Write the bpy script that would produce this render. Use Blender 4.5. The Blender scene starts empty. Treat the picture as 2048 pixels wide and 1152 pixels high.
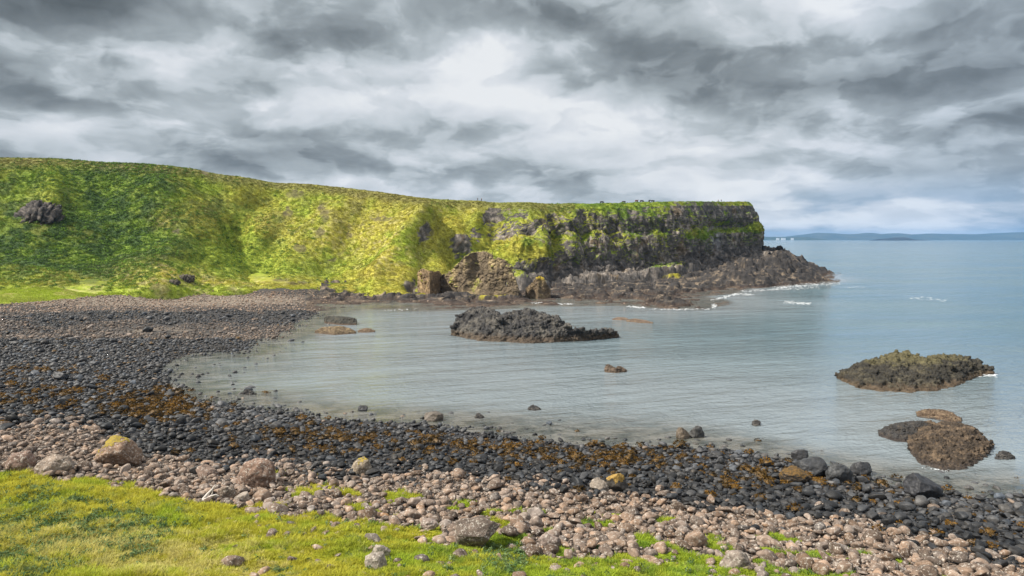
import bpy, bmesh, math, random
import numpy as np
from mathutils import Vector, Matrix

random.seed(7)
RNG = np.random.default_rng(11)
S = bpy.context.scene
COL = S.collection

# ------------------------------------------------------------------ camera
F, CX, CY = 1400.0, 1024.0, 576.0          # focal length and centre of a 2048-wide frame
HZ = 478.0                                  # row of the sea horizon
PITCH = math.atan((CY - HZ) / F)
CAMH = 24.0
cam_d = bpy.data.cameras.new('camera'); cam = bpy.data.objects.new('camera', cam_d); COL.objects.link(cam)
cam.location = (0, 0, CAMH); cam.rotation_euler = (math.pi / 2 - PITCH, 0, 0)
cam_d.sensor_width = 36; cam_d.lens = 36 * F / 2048
cam_d.clip_start = 0.5; cam_d.clip_end = 60000
S.camera = cam

# ------------------------------------------------------------------ light
SUN_EL, SUN_AZ = 47.0, 256.0               # azimuth clockwise from the view direction (+Y): the sun stands to the left
sd = bpy.data.lights.new('sun', 'SUN'); sun = bpy.data.objects.new('sun', sd); COL.objects.link(sun)
sd.energy = 5.0; sd.angle = math.radians(2.0); sd.color = (1.0, 0.94, 0.84)
_e, _a = math.radians(SUN_EL), math.radians(SUN_AZ)
SUN_DIR = Vector((math.sin(_a) * math.cos(_e), math.cos(_a) * math.cos(_e), math.sin(_e)))
sun.rotation_euler = SUN_DIR.to_track_quat('Z', 'Y').to_euler()
S.view_settings.view_transform = 'Standard'; S.view_settings.look = 'None'
S.view_settings.gamma = 1; S.view_settings.use_curve_mapping = False
S.view_settings.exposure = 0.5


class NT:
    """small helper to write node maths as expressions"""
    def __init__(self, tree): self.t = tree
    def n(self, typ, **kw):
        nd = self.t.nodes.new(typ)
        for k, v in kw.items(): setattr(nd, k, v)
        return nd
    def link(self, a, b): self.t.links.new(a, b)
    def put(self, sock, v):
        if isinstance(v, bpy.types.NodeSocket): self.t.links.new(v, sock)
        elif v is not None: sock.default_value = v
    def m(self, op, a, b=None, c=None, clamp=False):
        nd = self.n('ShaderNodeMath', operation=op, use_clamp=clamp)
        self.put(nd.inputs[0], a); self.put(nd.inputs[1], b); self.put(nd.inputs[2], c)
        return nd.outputs[0]
    def v(self, op, a, b=None, scale=None):
        nd = self.n('ShaderNodeVectorMath', operation=op)
        self.put(nd.inputs[0], a)
        if b is not None: self.put(nd.inputs[1], b)
        if scale is not None: self.put(nd.inputs['Scale'], scale)
        return nd.outputs[0]
    def noise(self, vec, scale, detail=4, rough=0.5, dist=0.0, dims='3D', out='Fac'):
        nd = self.n('ShaderNodeTexNoise', noise_dimensions=dims)
        if vec is not None: self.put(nd.inputs['Vector'], vec)
        nd.inputs['Scale'].default_value = scale; nd.inputs['Detail'].default_value = detail
        nd.inputs['Roughness'].default_value = rough; nd.inputs['Distortion'].default_value = dist
        return nd.outputs[out]
    def ramp(self, fac, stops):
        nd = self.n('ShaderNodeValToRGB'); self.put(nd.inputs[0], fac)
        cr = nd.color_ramp
        while len(cr.elements) < len(stops): cr.elements.new(0.5)
        for e, (p, c) in zip(cr.elements, stops):
            e.position = p; e.color = (*c, 1) if len(c) == 3 else c
        return nd.outputs[0]
    def sm(self, x, lo, hi, a=0.0, b=1.0):
        nd = self.n('ShaderNodeMapRange', interpolation_type='SMOOTHSTEP')
        self.put(nd.inputs[0], x)
        for i, q in zip((1, 2, 3, 4), (lo, hi, a, b)): self.put(nd.inputs[i], q)
        return nd.outputs[0]
    def mix(self, fac, a, b, mode='MIX'):
        nd = self.n('ShaderNodeMix', data_type='RGBA', blend_type=mode)
        self.put(nd.inputs['Factor'], fac)
        for s_, q in ((nd.inputs[6], a), (nd.inputs[7], b)):
            if isinstance(q, (tuple, list)): q = (*q, 1) if len(q) == 3 else q
            self.put(s_, q)
        return nd.outputs[2]
    def xyz(self, vec):
        nd = self.n('ShaderNodeSeparateXYZ'); self.put(nd.inputs[0], vec); return nd.outputs
    def comb(self, x, y, z):
        nd = self.n('ShaderNodeCombineXYZ')
        for i, q in enumerate((x, y, z)): self.put(nd.inputs[i], q)
        return nd.outputs[0]


# ------------------------------------------------------------------ sky
W = bpy.data.worlds.new('World'); S.world = W; W.use_nodes = True
def build_sky():
    t = W.node_tree; t.nodes.clear(); N = NT(t)
    d = N.v('NORMALIZE', N.n('ShaderNodeTexCoord').outputs['Generated'])
    x, y, z = N.xyz(d)
    zc = N.m('MAXIMUM', z, 0.0)
    phi = N.m('ARCTAN2', x, y)
    pl = N.comb(phi, N.m('MULTIPLY', N.m('LOGARITHM', N.m('ADD', zc, 0.20), math.e), 0.85), 0.0)   # flatter, thinner clouds towards the horizon
    warp = N.v('SCALE', N.v('SUBTRACT', N.noise(pl, 7.0, 3, 0.55, out='Color'), (0.5, 0.5, 0.5)), scale=0.10)
    pw = N.v('ADD', pl, warp)
    up_ = N.v('ADD', pw, (0.012, 0.045, 0.0))                   # the same fields a little higher up: bright crowns, grey bellies
    n1 = N.noise(pw, 4.2, 9, 0.53); n2 = N.noise(up_, 4.2, 4, 0.45)
    n3 = N.noise(N.v('ADD', pw, (7.3, 2.1, 0)), 8.5, 6, 0.5); n4 = N.noise(N.v('ADD', up_, (7.3, 2.1, 0)), 8.5, 3, 0.45)
    relief = N.m('ADD', N.m('SUBTRACT', n1, n2), N.m('MULTIPLY', N.m('SUBTRACT', n3, n4), 0.5))
    # big masses, by bearing and elevation
    ay = N.m('MAXIMUM', y, 0.05)
    wn = N.noise(d, 5.0, 5, 0.62, out='Color')
    wx, wy, wz = N.xyz(N.v('SUBTRACT', wn, (0.5, 0.5, 0.5)))
    u = N.m('ADD', N.m('DIVIDE', x, ay), N.m('MULTIPLY', wx, 0.22))
    v = N.m('ADD', N.m('DIVIDE', z, ay), N.m('MULTIPLY', wy, 0.10))
    blobs = [  # px, py, half width, half height, tone
        (130, 10, 210, 85, -0.50), (680, 85, 210, 75, -0.24), (1050, 30, 260, 60, -0.14), (1330, 100, 200, 75, -0.16), (1560, 165, 330, 50, -0.26),
        (1990, 60, 200, 120, -0.22), (1960, 240, 240, 55, -0.22), (420, 285, 330, 34, -0.26), (20, 150, 150, 60, -0.14), (100, 200, 120, 50, -0.08),
        (1050, 345, 160, 30, -0.10), (720, 330, 200, 22, -0.12),
        (960, 130, 110, 70, 0.26), (1250, 215, 260, 45, 0.20), (1700, 60, 110, 60, 0.20), (330, 120, 130, 70, 0.14),
        (700, 195, 260, 60, 0.12), (640, 350, 200, 14, 0.16), (1720, 400, 260, 40, 0.16), (1300, 380, 200, 24, 0.12), (1600, 300, 200, 40, 0.10),
        (960, 372, 30, 16, 0.22), (1780, 440, 300, 16, 0.14), (1700, 350, 160, 16, -0.08), (1900, 410, 200, 10, -0.10), (120, 255, 130, 25, 0.08)]
    tot = None
    for (px, py, hw, hh, k) in blobs:
        a = N.m('MULTIPLY', N.m('SUBTRACT', u, (px - CX) / F), F / hw)
        b = N.m('MULTIPLY', N.m('SUBTRACT', v, (HZ - py) / F), F / hh)
        r2 = N.m('ADD', N.m('MULTIPLY', a, a), N.m('MULTIPLY', b, b))
        g = N.m('MULTIPLY', N.m('EXPONENT', N.m('MULTIPLY', r2, -0.7)), k)
        tot = g if tot is None else N.m('ADD', tot, g)
    front = N.sm(y, 0.05, 0.35)
    tot = N.m('MULTIPLY', tot, front)
    T = N.m('ADD', 0.66, N.m('MULTIPLY', tot, 1.0))
    T = N.m('ADD', T, N.m('MULTIPLY', N.m('SUBTRACT', n1, 0.5), 0.38))
    T = N.m('ADD', T, N.m('MULTIPLY', relief, 0.95))
    T = N.m('ADD', T, N.m('MULTIPLY', N.m('SUBTRACT', N.sm(N.m('ADD', n3, N.m('MULTIPLY', tot, 0.3)), 0.465, 0.53), 0.5), 0.10))
    T = N.m('ADD', T, N.m('MULTIPLY', N.m('SUBTRACT', N.sm(N.m('ADD', n1, N.m('MULTIPLY', tot, 0.3)), 0.467, 0.533), 0.5), 0.11))
    g = 0.73
    def c(r, gg, b): return tuple(((q / 255 / 12.92) if q < 10 else ((q / 255 + .055) / 1.055) ** 2.4) * g for q in (r, gg, b))
    cl = N.ramp(T, [(0.0, c(90, 97, 101)), (0.22, c(120, 128, 133)), (0.45, c(159, 168, 173)), (0.65, c(191, 199, 205)), (0.85, c(214, 219, 225)), (1.0, c(230, 233, 236))])
    # a little open sky near the horizon on the seaward side
    sky = N.n('ShaderNodeTexSky', sky_type='NISHITA', sun_disc=False)
    sky.sun_elevation = _e; sky.sun_rotation = _a
    skyc = N.v('SCALE', sky.outputs[0], scale=0.045)
    low = N.m('MULTIPLY', N.sm(z, 0.0, 0.012), N.sm(z, 0.022, 0.09, 1.0, 0.0))
    gap = N.m('MULTIPLY', N.m('MULTIPLY', N.sm(N.m('ADD', n1, N.m('MULTIPLY', n3, 0.3)), 0.52, 0.72, 1.0, 0.0), low), N.sm(x, 0.1, 0.45))
    skyb = N.mix(0.55, skyc, c(112, 158, 205))
    cl = N.mix(N.m('MULTIPLY', gap, 0.85), cl, skyb)
    bl = N.m('MULTIPLY', N.m('MULTIPLY', N.sm(x, 0.15, 0.6), N.sm(z, 0.05, 0.14, 1, 0)), 0.10)   # bluer air over the open sea
    cl = N.mix(bl, cl, c(150, 182, 214))
    cl = N.mix(N.m('MULTIPLY', N.sm(x, 0.25, 0.6), 0.30), cl, N.v('MULTIPLY', cl, (0.86, 0.96, 1.12)))
    up = N.sm(z, 0.36, 0.6)                                           # overhead, out of frame: cloud brightness raised to light up the water
    cl = N.mix(up, cl, tuple(q * 1.1 for q in c(236, 239, 243)))
    below = N.sm(z, -0.02, -0.002)
    cl = N.mix(below, c(120, 135, 145), cl)
    bg = N.n('ShaderNodeBackground'); N.put(bg.inputs[0], cl); bg.inputs[1].default_value = 1.0
    N.link(bg.outputs[0], N.n('ShaderNodeOutputWorld').inputs[0])
build_sky()

# ------------------------------------------------------------------ numeric helpers
_P = RNG.permutation(256).astype(np.int32); _P = np.concatenate([_P, _P, _P])
_G = RNG.normal(size=(256, 3)).astype(np.float32); _G /= np.linalg.norm(_G, axis=1)[:, None]
def perlin(p):
    p = np.asarray(p, np.float32); f = np.floor(p); i = f.astype(np.int32) & 255; f = p - f
    w = f * f * f * (f * (f * 6 - 15) + 10)
    out = 0
    for dx in (0, 1):
        for dy in (0, 1):
            for dz in (0, 1):
                h = _P[_P[_P[(i[:, 0] + dx) & 255] + ((i[:, 1] + dy) & 255)] + ((i[:, 2] + dz) & 255)]
                g = _G[h]
                d = g[:, 0] * (f[:, 0] - dx) + g[:, 1] * (f[:, 1] - dy) + g[:, 2] * (f[:, 2] - dz)
                wt = (w[:, 0] if dx else 1 - w[:, 0]) * (w[:, 1] if dy else 1 - w[:, 1]) * (w[:, 2] if dz else 1 - w[:, 2])
                out = out + d * wt
    return out * 1.5
def fbm(p, octv=4, gain=0.5, ridge=False):
    p = np.asarray(p, np.float32); a, s, o = 1.0, 0.0, 0
    for k in range(octv):
        n = perlin(p + 17.3 * k)
        if ridge: n = 1 - 2 * np.abs(n)
        o = o + a * n; s += a; a *= gain; p = p * 2.03
    return o / s
def worley(p):
    """distance to the nearest and second nearest cell point"""
    p = np.asarray(p, np.float32); b = np.floor(p).astype(np.int32)
    d1 = np.full(len(p), 9.0, np.float32); d2 = d1.copy(); idn = np.zeros(len(p), np.int32)
    for dx in (-1, 0, 1):
        for dy in (-1, 0, 1):
            for dz in (-1, 0, 1):
                c = b + np.array([dx, dy, dz])
                h = _P[_P[_P[c[:, 0] & 255] + (c[:, 1] & 255)] + (c[:, 2] & 255)]
                q = c + 0.5 + 0.42 * _G[h] - p
                d = np.sqrt((q * q).sum(1))
                near = d < d1
                d2 = np.where(near, d1, np.minimum(d2, d)); idn = np.where(near, h, idn); d1 = np.where(near, d, d1)
    return d1, d2, idn
def worley2(p):
    p = np.asarray(p, np.float32); b = np.floor(p).astype(np.int32)
    d1 = np.full(len(p), 9.0, np.float32); d2 = d1.copy(); idn = np.zeros(len(p), np.int32); of = np.zeros((len(p), 3), np.float32)
    for dx in (-1, 0, 1):
        for dy in (-1, 0, 1):
            c = b + np.array([dx, dy, 0])
            h = _P[_P[_P[c[:, 0] & 255] + (c[:, 1] & 255)] + (c[:, 2] & 255)]
            q = c[:, :2] + 0.5 + 0.42 * _G[h][:, :2] - p[:, :2]
            d = np.sqrt((q * q).sum(1)); near = d < d1
            d2 = np.where(near, d1, np.minimum(d2, d)); idn = np.where(near, h, idn); of[near, :2] = -q[near]; d1 = np.where(near, d, d1)
    return d1, d2, idn, of
def ss(x, a, b):
    t = np.clip((np.asarray(x, float) - a) / (b - a), 0, 1); return t * t * (3 - 2 * t)
def lerp(a, b, t): return a + (b - a) * t
_cp, _sp = math.cos(PITCH), math.sin(PITCH)
def at(px, py, z=0.0):
    """world point of height z that the layout puts at frame position px, py"""
    px, py, z = np.broadcast_arrays(np.asarray(px, float), np.asarray(py, float), np.asarray(z, float))
    dx = (px - CX) / F; dy = -(py - CY) / F
    Y = _cp + dy * _sp; Z = -_sp + dy * _cp
    t = (z - CAMH) / Z
    return np.stack([dx * t, Y * t, z], -1)
def proj(p):
    p = np.asarray(p, float); y = p[..., 1]; z = p[..., 2] - CAMH
    zc = y * _cp - z * _sp
    return CX + F * p[..., 0] / zc, CY - F * (y * _sp + z * _cp) / zc, zc

def mesh_obj(name, V, Q, mat=None, parent=None, cols=None, smooth=True, attrs=None):
    me = bpy.data.meshes.new(name)
    V = np.asarray(V, np.float32); Q = np.asarray(Q, np.int32)
    me.vertices.add(len(V)); me.vertices.foreach_set('co', V.ravel())
    k = Q.shape[1]
    me.loops.add(Q.size); me.loops.foreach_set('vertex_index', Q.ravel())
    me.polygons.add(len(Q)); me.polygons.foreach_set('loop_start', np.arange(0, Q.size, k, dtype=np.int32))
    me.polygons.foreach_set('loop_total', np.full(len(Q), k, np.int32))
    me.polygons.foreach_set('use_smooth', np.full(len(Q), smooth))
    me.update(calc_edges=True)
    if cols is not None:
        c4 = np.ones((len(V), 4), np.float32); c4[:, :cols.shape[1]] = cols
        a = me.attributes.new('tint', 'FLOAT_COLOR', 'POINT'); a.data.foreach_set('color', c4.ravel())
    for an, av in (attrs or {}).items():
        a = me.attributes.new(an, 'FLOAT', 'POINT'); a.data.foreach_set('value', np.asarray(av, np.float32))
    if mat: me.materials.append(mat)
    o = bpy.data.objects.new(name, me); COL.objects.link(o)
    if parent: o.parent = parent
    return o
def grid_quads(nr, nc):
    i = np.arange(nr * nc).reshape(nr, nc)
    return np.stack([i[:-1, :-1], i[:-1, 1:], i[1:, 1:], i[1:, :-1]], -1).reshape(-1, 4)
def compact(V, Q, *arrs):
    used = np.unique(Q); m = np.full(len(V), -1, np.int64); m[used] = np.arange(len(used))
    return (V[used], m[Q]) + tuple(a[used] for a in arrs)
def tag(o, label=None, cat=None, group=None, kind=None):
    if label: o['label'] = label
    if cat: o['category'] = cat
    if group: o['group'] = group
    if kind: o['kind'] = kind
    return o
def grid_normals(G):
    du = np.gradient(G, axis=1); dv = np.gradient(G, axis=0)
    n = np.cross(du, dv); n /= np.linalg.norm(n, axis=-1)[..., None] + 1e-9
    return n

# ------------------------------------------------------------------ materials
def new_mat(name):
    m = bpy.data.materials.new(name); m.use_nodes = True; m.node_tree.nodes.clear()
    return m, NT(m.node_tree)
def finish(m, N, color, rough=0.9, bump=None, bstr=0.5, bdist=0.1, spec=0.3, transl=None):
    b = N.n('ShaderNodeBsdfPrincipled'); N.put(b.inputs['Base Color'], color); N.put(b.inputs['Roughness'], rough)
    b.inputs['Specular IOR Level'].default_value = spec
    if bump is not None:
        bn = N.n('ShaderNodeBump'); bn.inputs['Strength'].default_value = bstr; bn.inputs['Distance'].default_value = bdist
        N.put(bn.inputs['Height'], bump); N.link(bn.outputs[0], b.inputs['Normal'])
    sh = b.outputs[0]
    if transl:
        tr = N.n('ShaderNodeBsdfTranslucent'); N.put(tr.inputs[0], color)
        mx = N.n('ShaderNodeMixShader'); mx.inputs[0].default_value = transl
        N.link(sh, mx.inputs[1]); N.link(tr.outputs[0], mx.inputs[2]); sh = mx.outputs[0]
    N.link(sh, N.n('ShaderNodeOutputMaterial').inputs[0])
    return m
def wpos(N): return N.n('ShaderNodeNewGeometry').outputs['Position']
def tint(N, obj=False):
    if obj:
        nd = N.n('ShaderNodeObjectInfo'); return nd.outputs['Color'], nd.outputs['Alpha']
    nd = N.n('ShaderNodeAttribute', attribute_name='tint'); return nd.outputs['Color'], nd.outputs['Alpha']

def mat_turf(name, s1, s2, bstr, bdist):
    m, N = new_mat(name); p = wpos(N); c, a = tint(N)
    n1 = N.noise(p, s1, 6, 0.65); n2 = N.noise(p, s2, 4, 0.6)
    k = N.sm(n1, 0.25, 0.75, 0.62, 1.32)
    col = N.mix(1.0, c, N.comb(k, k, k), 'MULTIPLY')
    return finish(m, N, col, 0.95, N.m('ADD', n1, N.m('MULTIPLY', n2, 0.5)), bstr, bdist, 0.12)
def mat_blades(name, transl=0.35):
    m, N = new_mat(name); c, a = tint(N)
    return finish(m, N, c, 0.8, spec=0.15, transl=transl)
def rock_nodes(N, c, wet=0.0, lichen=0.0, weed=None, scale=1.0, strata=False):
    p = wpos(N)
    n1 = N.noise(p, 1.3 * scale, 8, 0.65); n2 = N.noise(p, 6.0 * scale, 5, 0.65); n3 = N.noise(p, 22.0 * scale, 3, 0.6)
    k = N.sm(N.m('ADD', n1, N.m('MULTIPLY', N.m('SUBTRACT', n2, 0.5), 0.6)), 0.28, 0.74, 0.55, 1.4)
    col = N.mix(1.0, c, N.comb(k, k, k), 'MULTIPLY')
    h = N.m('ADD', N.m('MULTIPLY', n1, 1.0), N.m('ADD', N.m('MULTIPLY', n2, 0.5), N.m('MULTIPLY', n3, 0.2)))
    if lichen:
        l1 = N.noise(N.v('ADD', p, (31.0, 4.0, 9.0)), 4.6 * scale, 5, 0.68)
        l2 = N.noise(N.v('ADD', p, (3.0, 44.0, 2.0)), 10.0 * scale, 4, 0.65)
        lm = N.m('MULTIPLY', N.m('ADD', N.m('MULTIPLY', N.sm(l1, 0.50, 0.64), N.sm(l2, 0.40, 0.58)), N.sm(l2, 0.64, 0.70), clamp=True), lichen)
        col = N.mix(lm, col, N.mix(n2, (0.40, 0.35, 0.29), (0.62, 0.58, 0.52)))
    return col, h, n1, n2
def mat_rock(name, obj=False, wet=0.0, lichen=0.0, weedy=False, rough=0.85, bstr=0.6, bdist=0.08, scale=1.0):
    m, N = new_mat(name); c, a = tint(N, obj)
    col, h, n1, n2 = rock_nodes(N, c, wet, lichen, scale=scale)
    if weedy:
        nz = N.xyz(N.n('ShaderNodeNewGeometry').outputs['Normal'])[2]
        wn = N.noise(wpos(N), 3.0, 5, 0.7)
        wd = N.m('MULTIPLY', N.m('SUBTRACT', 1.0, a), N.sm(N.m('ADD', nz, N.m('MULTIPLY', N.m('SUBTRACT', wn, 0.5), 1.6)), 0.25, 0.6))
        wc = N.mix(N.sm(n2, 0.35, 0.65), (0.040, 0.027, 0.010), (0.15, 0.080, 0.016))
        col = N.mix(wd, col, wc)
    return finish(m, N, col, rough, h, bstr, bdist, 0.3 if wet else 0.2)
M = {}
M['turf_near'] = mat_turf('field_turf', 1.6, 9.0, 0.9, 0.15)
M['turf_far'] = mat_turf('hill_turf', 0.35, 1.6, 1.0, 0.7)
M['blades'] = mat_blades('grass_blades')
M['leaves'] = mat_blades('leaf_blades', 0.25)
M['pale'] = mat_rock('lichened_basalt', True, lichen=0.85)
M['pale_stuff'] = mat_rock('lichened_basalt_pile', False, lichen=0.85)
M['dark'] = mat_rock('wet_basalt', True, wet=1, weedy=True, rough=0.52)
M['dark_stuff'] = mat_rock('wet_basalt_pile', False, wet=1, weedy=True, rough=0.52)
M['skerry'] = mat_rock('tidal_rock', False, rough=0.75, bstr=0.9, bdist=0.25, scale=0.8)
M['shelf'] = mat_rock('shelf_rock', False, rough=0.8, bstr=1.0, bdist=0.5, scale=0.35)
M['cliff'] = mat_rock('cliff_surface', False, rough=0.9, bstr=1.0, bdist=0.6, scale=0.35)
M['beach'] = mat_rock('shingle', False, rough=0.8, bstr=0.9, bdist=0.15, scale=1.6)

# ------------------------------------------------------------------ terrain heights
CP = [  # frame x, frame y, height
 # meadow in front, rising towards the viewer
 *[(x, 1152, z) for x, z in ((-300, 6.8), (0, 6.2), (400, 5.6), (800, 5.0), (1200, 4.3), (1600, 3.8), (2048, 3.2), (2300, 3.0))],
 *[(x, 1600, z) for x, z in ((-500, 9.5), (300, 9), (1024, 8), (1700, 7), (2500, 6.2))],
 *[(x, y, z) for x, y, z in ((-300, 930, 4.4), (0, 945, 4.3), (200, 970, 4.2), (400, 1000, 4.0), (640, 1020, 3.9), (900, 1070, 3.7), (1200, 1100, 3.5), (1500, 1130, 3.4))],
 # upper edge of the dark stones
 *[(x, y, 2.1) for x, y in ((200, 870), (300, 905), (400, 925), (560, 925), (720, 950), (900, 950), (1100, 975), (1280, 1000), (1450, 1020), (1700, 1050), (1900, 1090), (2048, 1120), (2300, 1160))],
 (0, 840, 2.6), (-300, 830, 2.8), (0, 900, 3.5), (100, 850, 2.5),
 # water's edge on the near side
 *[(x, y, -0.05) for x, y in ((330, 740), (345, 775), (380, 795), (440, 806), (560, 822), (660, 838), (740, 840), (860, 848), (1000, 872), (1150, 885), (1280, 892), (1440, 895), (1570, 918), (1700, 950), (1850, 978), (1950, 990), (2048, 992), (2300, 1000))],
 # bay floor
 (480, 770, -.5), (420, 718, -.3), (600, 745, -.7), (700, 690, -1), (560, 695, -.4), (800, 770, -1.6), (1000, 730, -2.5), (1400, 760, -3), (1700, 860, -2), (1950, 910, -1.2), (1500, 650, -3.5), (1200, 650, -2.5),
 (1700, 620, -5), (2048, 700, -5), (2300, 700, -5), (2048, 550, -6), (2300, 550, -6), (1800, 530, -6), (2300, 900, -2), (1100, 800, -1.2), (1400, 840, -.9), (1000, 630, -1.2), (850, 640, -1.2), (760, 625, -.6),
 # left shore and its far side
 (600, 640, 0), (560, 655, .15), (520, 676, .05), (400, 694, .15), (470, 698, .1), (300, 690, .8), (200, 680, 1.1), (0, 690, 1.8), (-300, 690, 2.0), (100, 645, 2.0), (300, 650, 1.3), (450, 645, .8), (0, 640, 3.0), (-300, 640, 3.2),
 (200, 618, 2.9), (400, 608, 2.3), (540, 603, 1.6), (0, 760, 1.8), (100, 800, 1.9), (200, 800, 1.3), (250, 750, .7), (-300, 760, 2.1),
 (-300, 620, 4.1), (0, 608, 4.2), (100, 599, 4.2), (200, 591, 4.1), (330, 583, 4.1), (420, 578, 4), (510, 577, 3.8), (640, 579, 3.2),
 (-300, 588, 6.4), (0, 580, 6.4), (200, 575, 6.4), (330, 571, 6.2), (520, 569, 5.4),
 # rock shelf under the headland
 (640, 609, 0), (740, 607, 0), (830, 606, -.1), (810, 614, 0), (900, 615, 0), (1000, 615, 0), (1060, 607, 0), (1150, 610, 0), (1260, 611, 0), (1330, 616, 0), (1385, 618, 0), (1425, 613, 0), (1420, 597, 0), (1400, 592, 0), (1465, 585, 0), (1440, 583, .1), (1550, 574, 0), (1600, 569, 0), (1676, 563, 0),
 (700, 590, 1.6), (760, 578, 3.2), (850, 592, 1.2), (900, 588, 2.4), (960, 586, 2.8), (1020, 590, 1.6), (1100, 577, 2.6), (1150, 570, 3.2), (1200, 566, 4), (1300, 560, 5), (1400, 546, 6.4), (1360, 600, 2.4), (1330, 590, 3.4), (1390, 575, 3.0), (1440, 565, 3.4), (1490, 560, 3.6), (1500, 540, 8.4), (1550, 545, 6.2), (1560, 520, 11), (1562, 500, 17), (1590, 503, 15), (1605, 525, 9), (1632, 542, 4.6), (1660, 553, 1.8), (1545, 500, 17.5),
 (1700, 556, -3), (1650, 535, -4), (1620, 512, -5), (1590, 488, 3), (1550, 620, -3), (1480, 600, -2),
 (830, 588, 2.6), (1100, 560, 4.4), (1200, 550, 5.8), (1320, 541, 7), (1450, 525, 10), (1500, 515, 12.5)]
CP = np.array(CP, float)
PW = at(CP[:, 0], CP[:, 1], CP[:, 2])
def uv(x, y): return np.stack([np.asarray(x) / np.asarray(y), np.log(np.asarray(y))], -1)
UVC = uv(PW[:, 0], PW[:, 1])
def _phi(r2): return np.where(r2 > 1e-12, 0.5 * r2 * np.log(r2 + 1e-12), 0)
def _tps():
    n = len(UVC); d2 = ((UVC[:, None] - UVC[None]) ** 2).sum(-1)
    K = _phi(d2) + np.eye(n) * 2e-5; P = np.c_[np.ones(n), UVC]
    A = np.zeros((n + 3, n + 3)); A[:n, :n] = K; A[:n, n:] = P; A[n:, :n] = P.T
    return np.linalg.solve(A, np.r_[PW[:, 2], 0, 0, 0])
_w = _tps()
UA, UB, LA, LB = -1.05, 1.05, math.log(20), math.log(640)
NU, NL = 340, 420
_gu, _gl = np.meshgrid(np.linspace(UA, UB, NU), np.linspace(LA, LB, NL))
_q = np.stack([_gu.ravel(), _gl.ravel()], -1); _z = np.zeros(len(_q))
for _i in range(0, len(_q), 20000):
    _d2 = ((_q[_i:_i + 20000, None] - UVC[None]) ** 2).sum(-1)
    _z[_i:_i + 20000] = _phi(_d2) @ _w[:-3] + _w[-3] + _q[_i:_i + 20000] @ _w[-2:]
GZ = np.clip(_z, -7, 20).reshape(NL, NU)
def terr0(x, y):
    q = uv(x, y)
    fu = np.clip((q[..., 0] - UA) / (UB - UA) * (NU - 1), 0, NU - 1.001); fl = np.clip((q[..., 1] - LA) / (LB - LA) * (NL - 1), 0, NL - 1.001)
    i = fu.astype(int); j = fl.astype(int); a = fu - i; b = fl - j
    return (GZ[j, i] * (1 - a) + GZ[j, i + 1] * a) * (1 - b) + (GZ[j + 1, i] * (1 - a) + GZ[j + 1, i + 1] * a) * b
def pl(xs, ys): return lambda x: np.interp(x, xs, ys)
edge_meadow = pl([-400, 0, 100, 200, 300, 400, 480, 560, 640, 700, 800, 900, 1000, 1100, 1200, 1300, 1400, 1500, 1600, 1700, 2100], [935, 945, 955, 968, 980, 1002, 1012, 1018, 1024, 1034, 1055, 1074, 1084, 1094, 1102, 1110, 1116, 1134, 1150, 1175, 1200])
edge_dark = pl([-400, 0, 100, 200, 280, 400, 460, 560, 640, 720, 800, 900, 1000, 1100, 1200, 1280, 1350, 1450, 1550, 1700, 1800, 1900, 2048, 2300], [825, 838, 845, 868, 900, 925, 932, 926, 944, 950, 946, 952, 966, 976, 986, 1000, 1014, 1020, 1030, 1050, 1066, 1090, 1122, 1180])
edge_lawn = pl([-400, 0, 100, 200, 330, 420, 510, 640, 700], [618, 609, 600, 592, 584, 579, 577.5, 578, 578])
def shelf_mask(px, y): return ss(y, 222, 245) * ss(px, 590, 680)
def terr(x, y):
    x = np.asarray(x, float); y = np.asarray(y, float)
    z = terr0(x, y)
    shp = z.shape; xf, yf, zf = x.ravel(), y.ravel(), z.ravel().copy()
    px = CX + F * xf / yf
    m = shelf_mask(px, yf)
    k = np.nonzero((m > 0.01) & (zf > -4))[0]
    if len(k):
        p = np.stack([xf[k], yf[k], zf[k] * 2.0], -1)
        hgt = ss(zf[k], -0.4, 2.5); high = ss(zf[k], 7, 13)
        a = fbm(p / 20, 3, ridge=True) * 1.5 + fbm(p / 7 + 4, 2) * 0.9 - 1.2
        for cs, st_, tl, ph in (((12.0, 7.0), 2.2, 0.26, 3), ((4.6, 3.2), 1.5, 0.30, 13)):
            wx_ = p[:, 0] / cs[0] + 0.3 * p[:, 1] / cs[1] + 0.25 * perlin(p / (cs[0] * 0.8) + ph); wy_ = p[:, 1] / cs[1]
            e1, e2, ci, of = worley2(np.stack([wx_, wy_, wx_ * 0 + ph + 0.5], -1))
            g_ = _G[ci]
            a = a + ((ci % 31) / 31 - 0.5) * st_ + (g_[:, 0] * of[:, 0] * cs[0] + (0.5 * g_[:, 1] - 0.3) * of[:, 1] * cs[1]) * tl * 0.6 - 0.3 * st_ * ss(e2 - e1, 0.09, 0.0)
        zz_ = zf[k] + a * (0.3 + 0.7 * hgt) * (1 + 0.7 * high) - lerp(0.35, 2.0, ss(px[k], 1020, 1180)) * hgt
        st = 1.5; q_ = zz_ / st + 0.35 * fbm(p / 9 + 50, 2); fl_ = np.floor(q_); fr_ = q_ - fl_
        zt = zz_ + st * (ss(fr_, 0.55, 1.0) - fr_) * 0.85
        zz_ = lerp(zz_, zt, hgt) + (fbm(p / 1.5, 2) * 0.28) * (0.4 + hgt)
        zf[k] += m[k] * (zz_ - zf[k])
    k = np.nonzero((m <= 0.99) & (zf > -1))[0]
    if len(k):
        p = np.stack([xf[k], yf[k], np.zeros(len(k))], -1)
        zf[k] += (1 - m[k]) * (fbm(p / 7, 3) * 0.40 + fbm(p / 2.2 + 9, 2) * 0.24 + (fbm(p / 0.9 + 19, 2) * 0.11 if len(k) < 2e6 else 0)) * ss(zf[k], -0.6, 1.5)
    return zf.reshape(shp)
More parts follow.
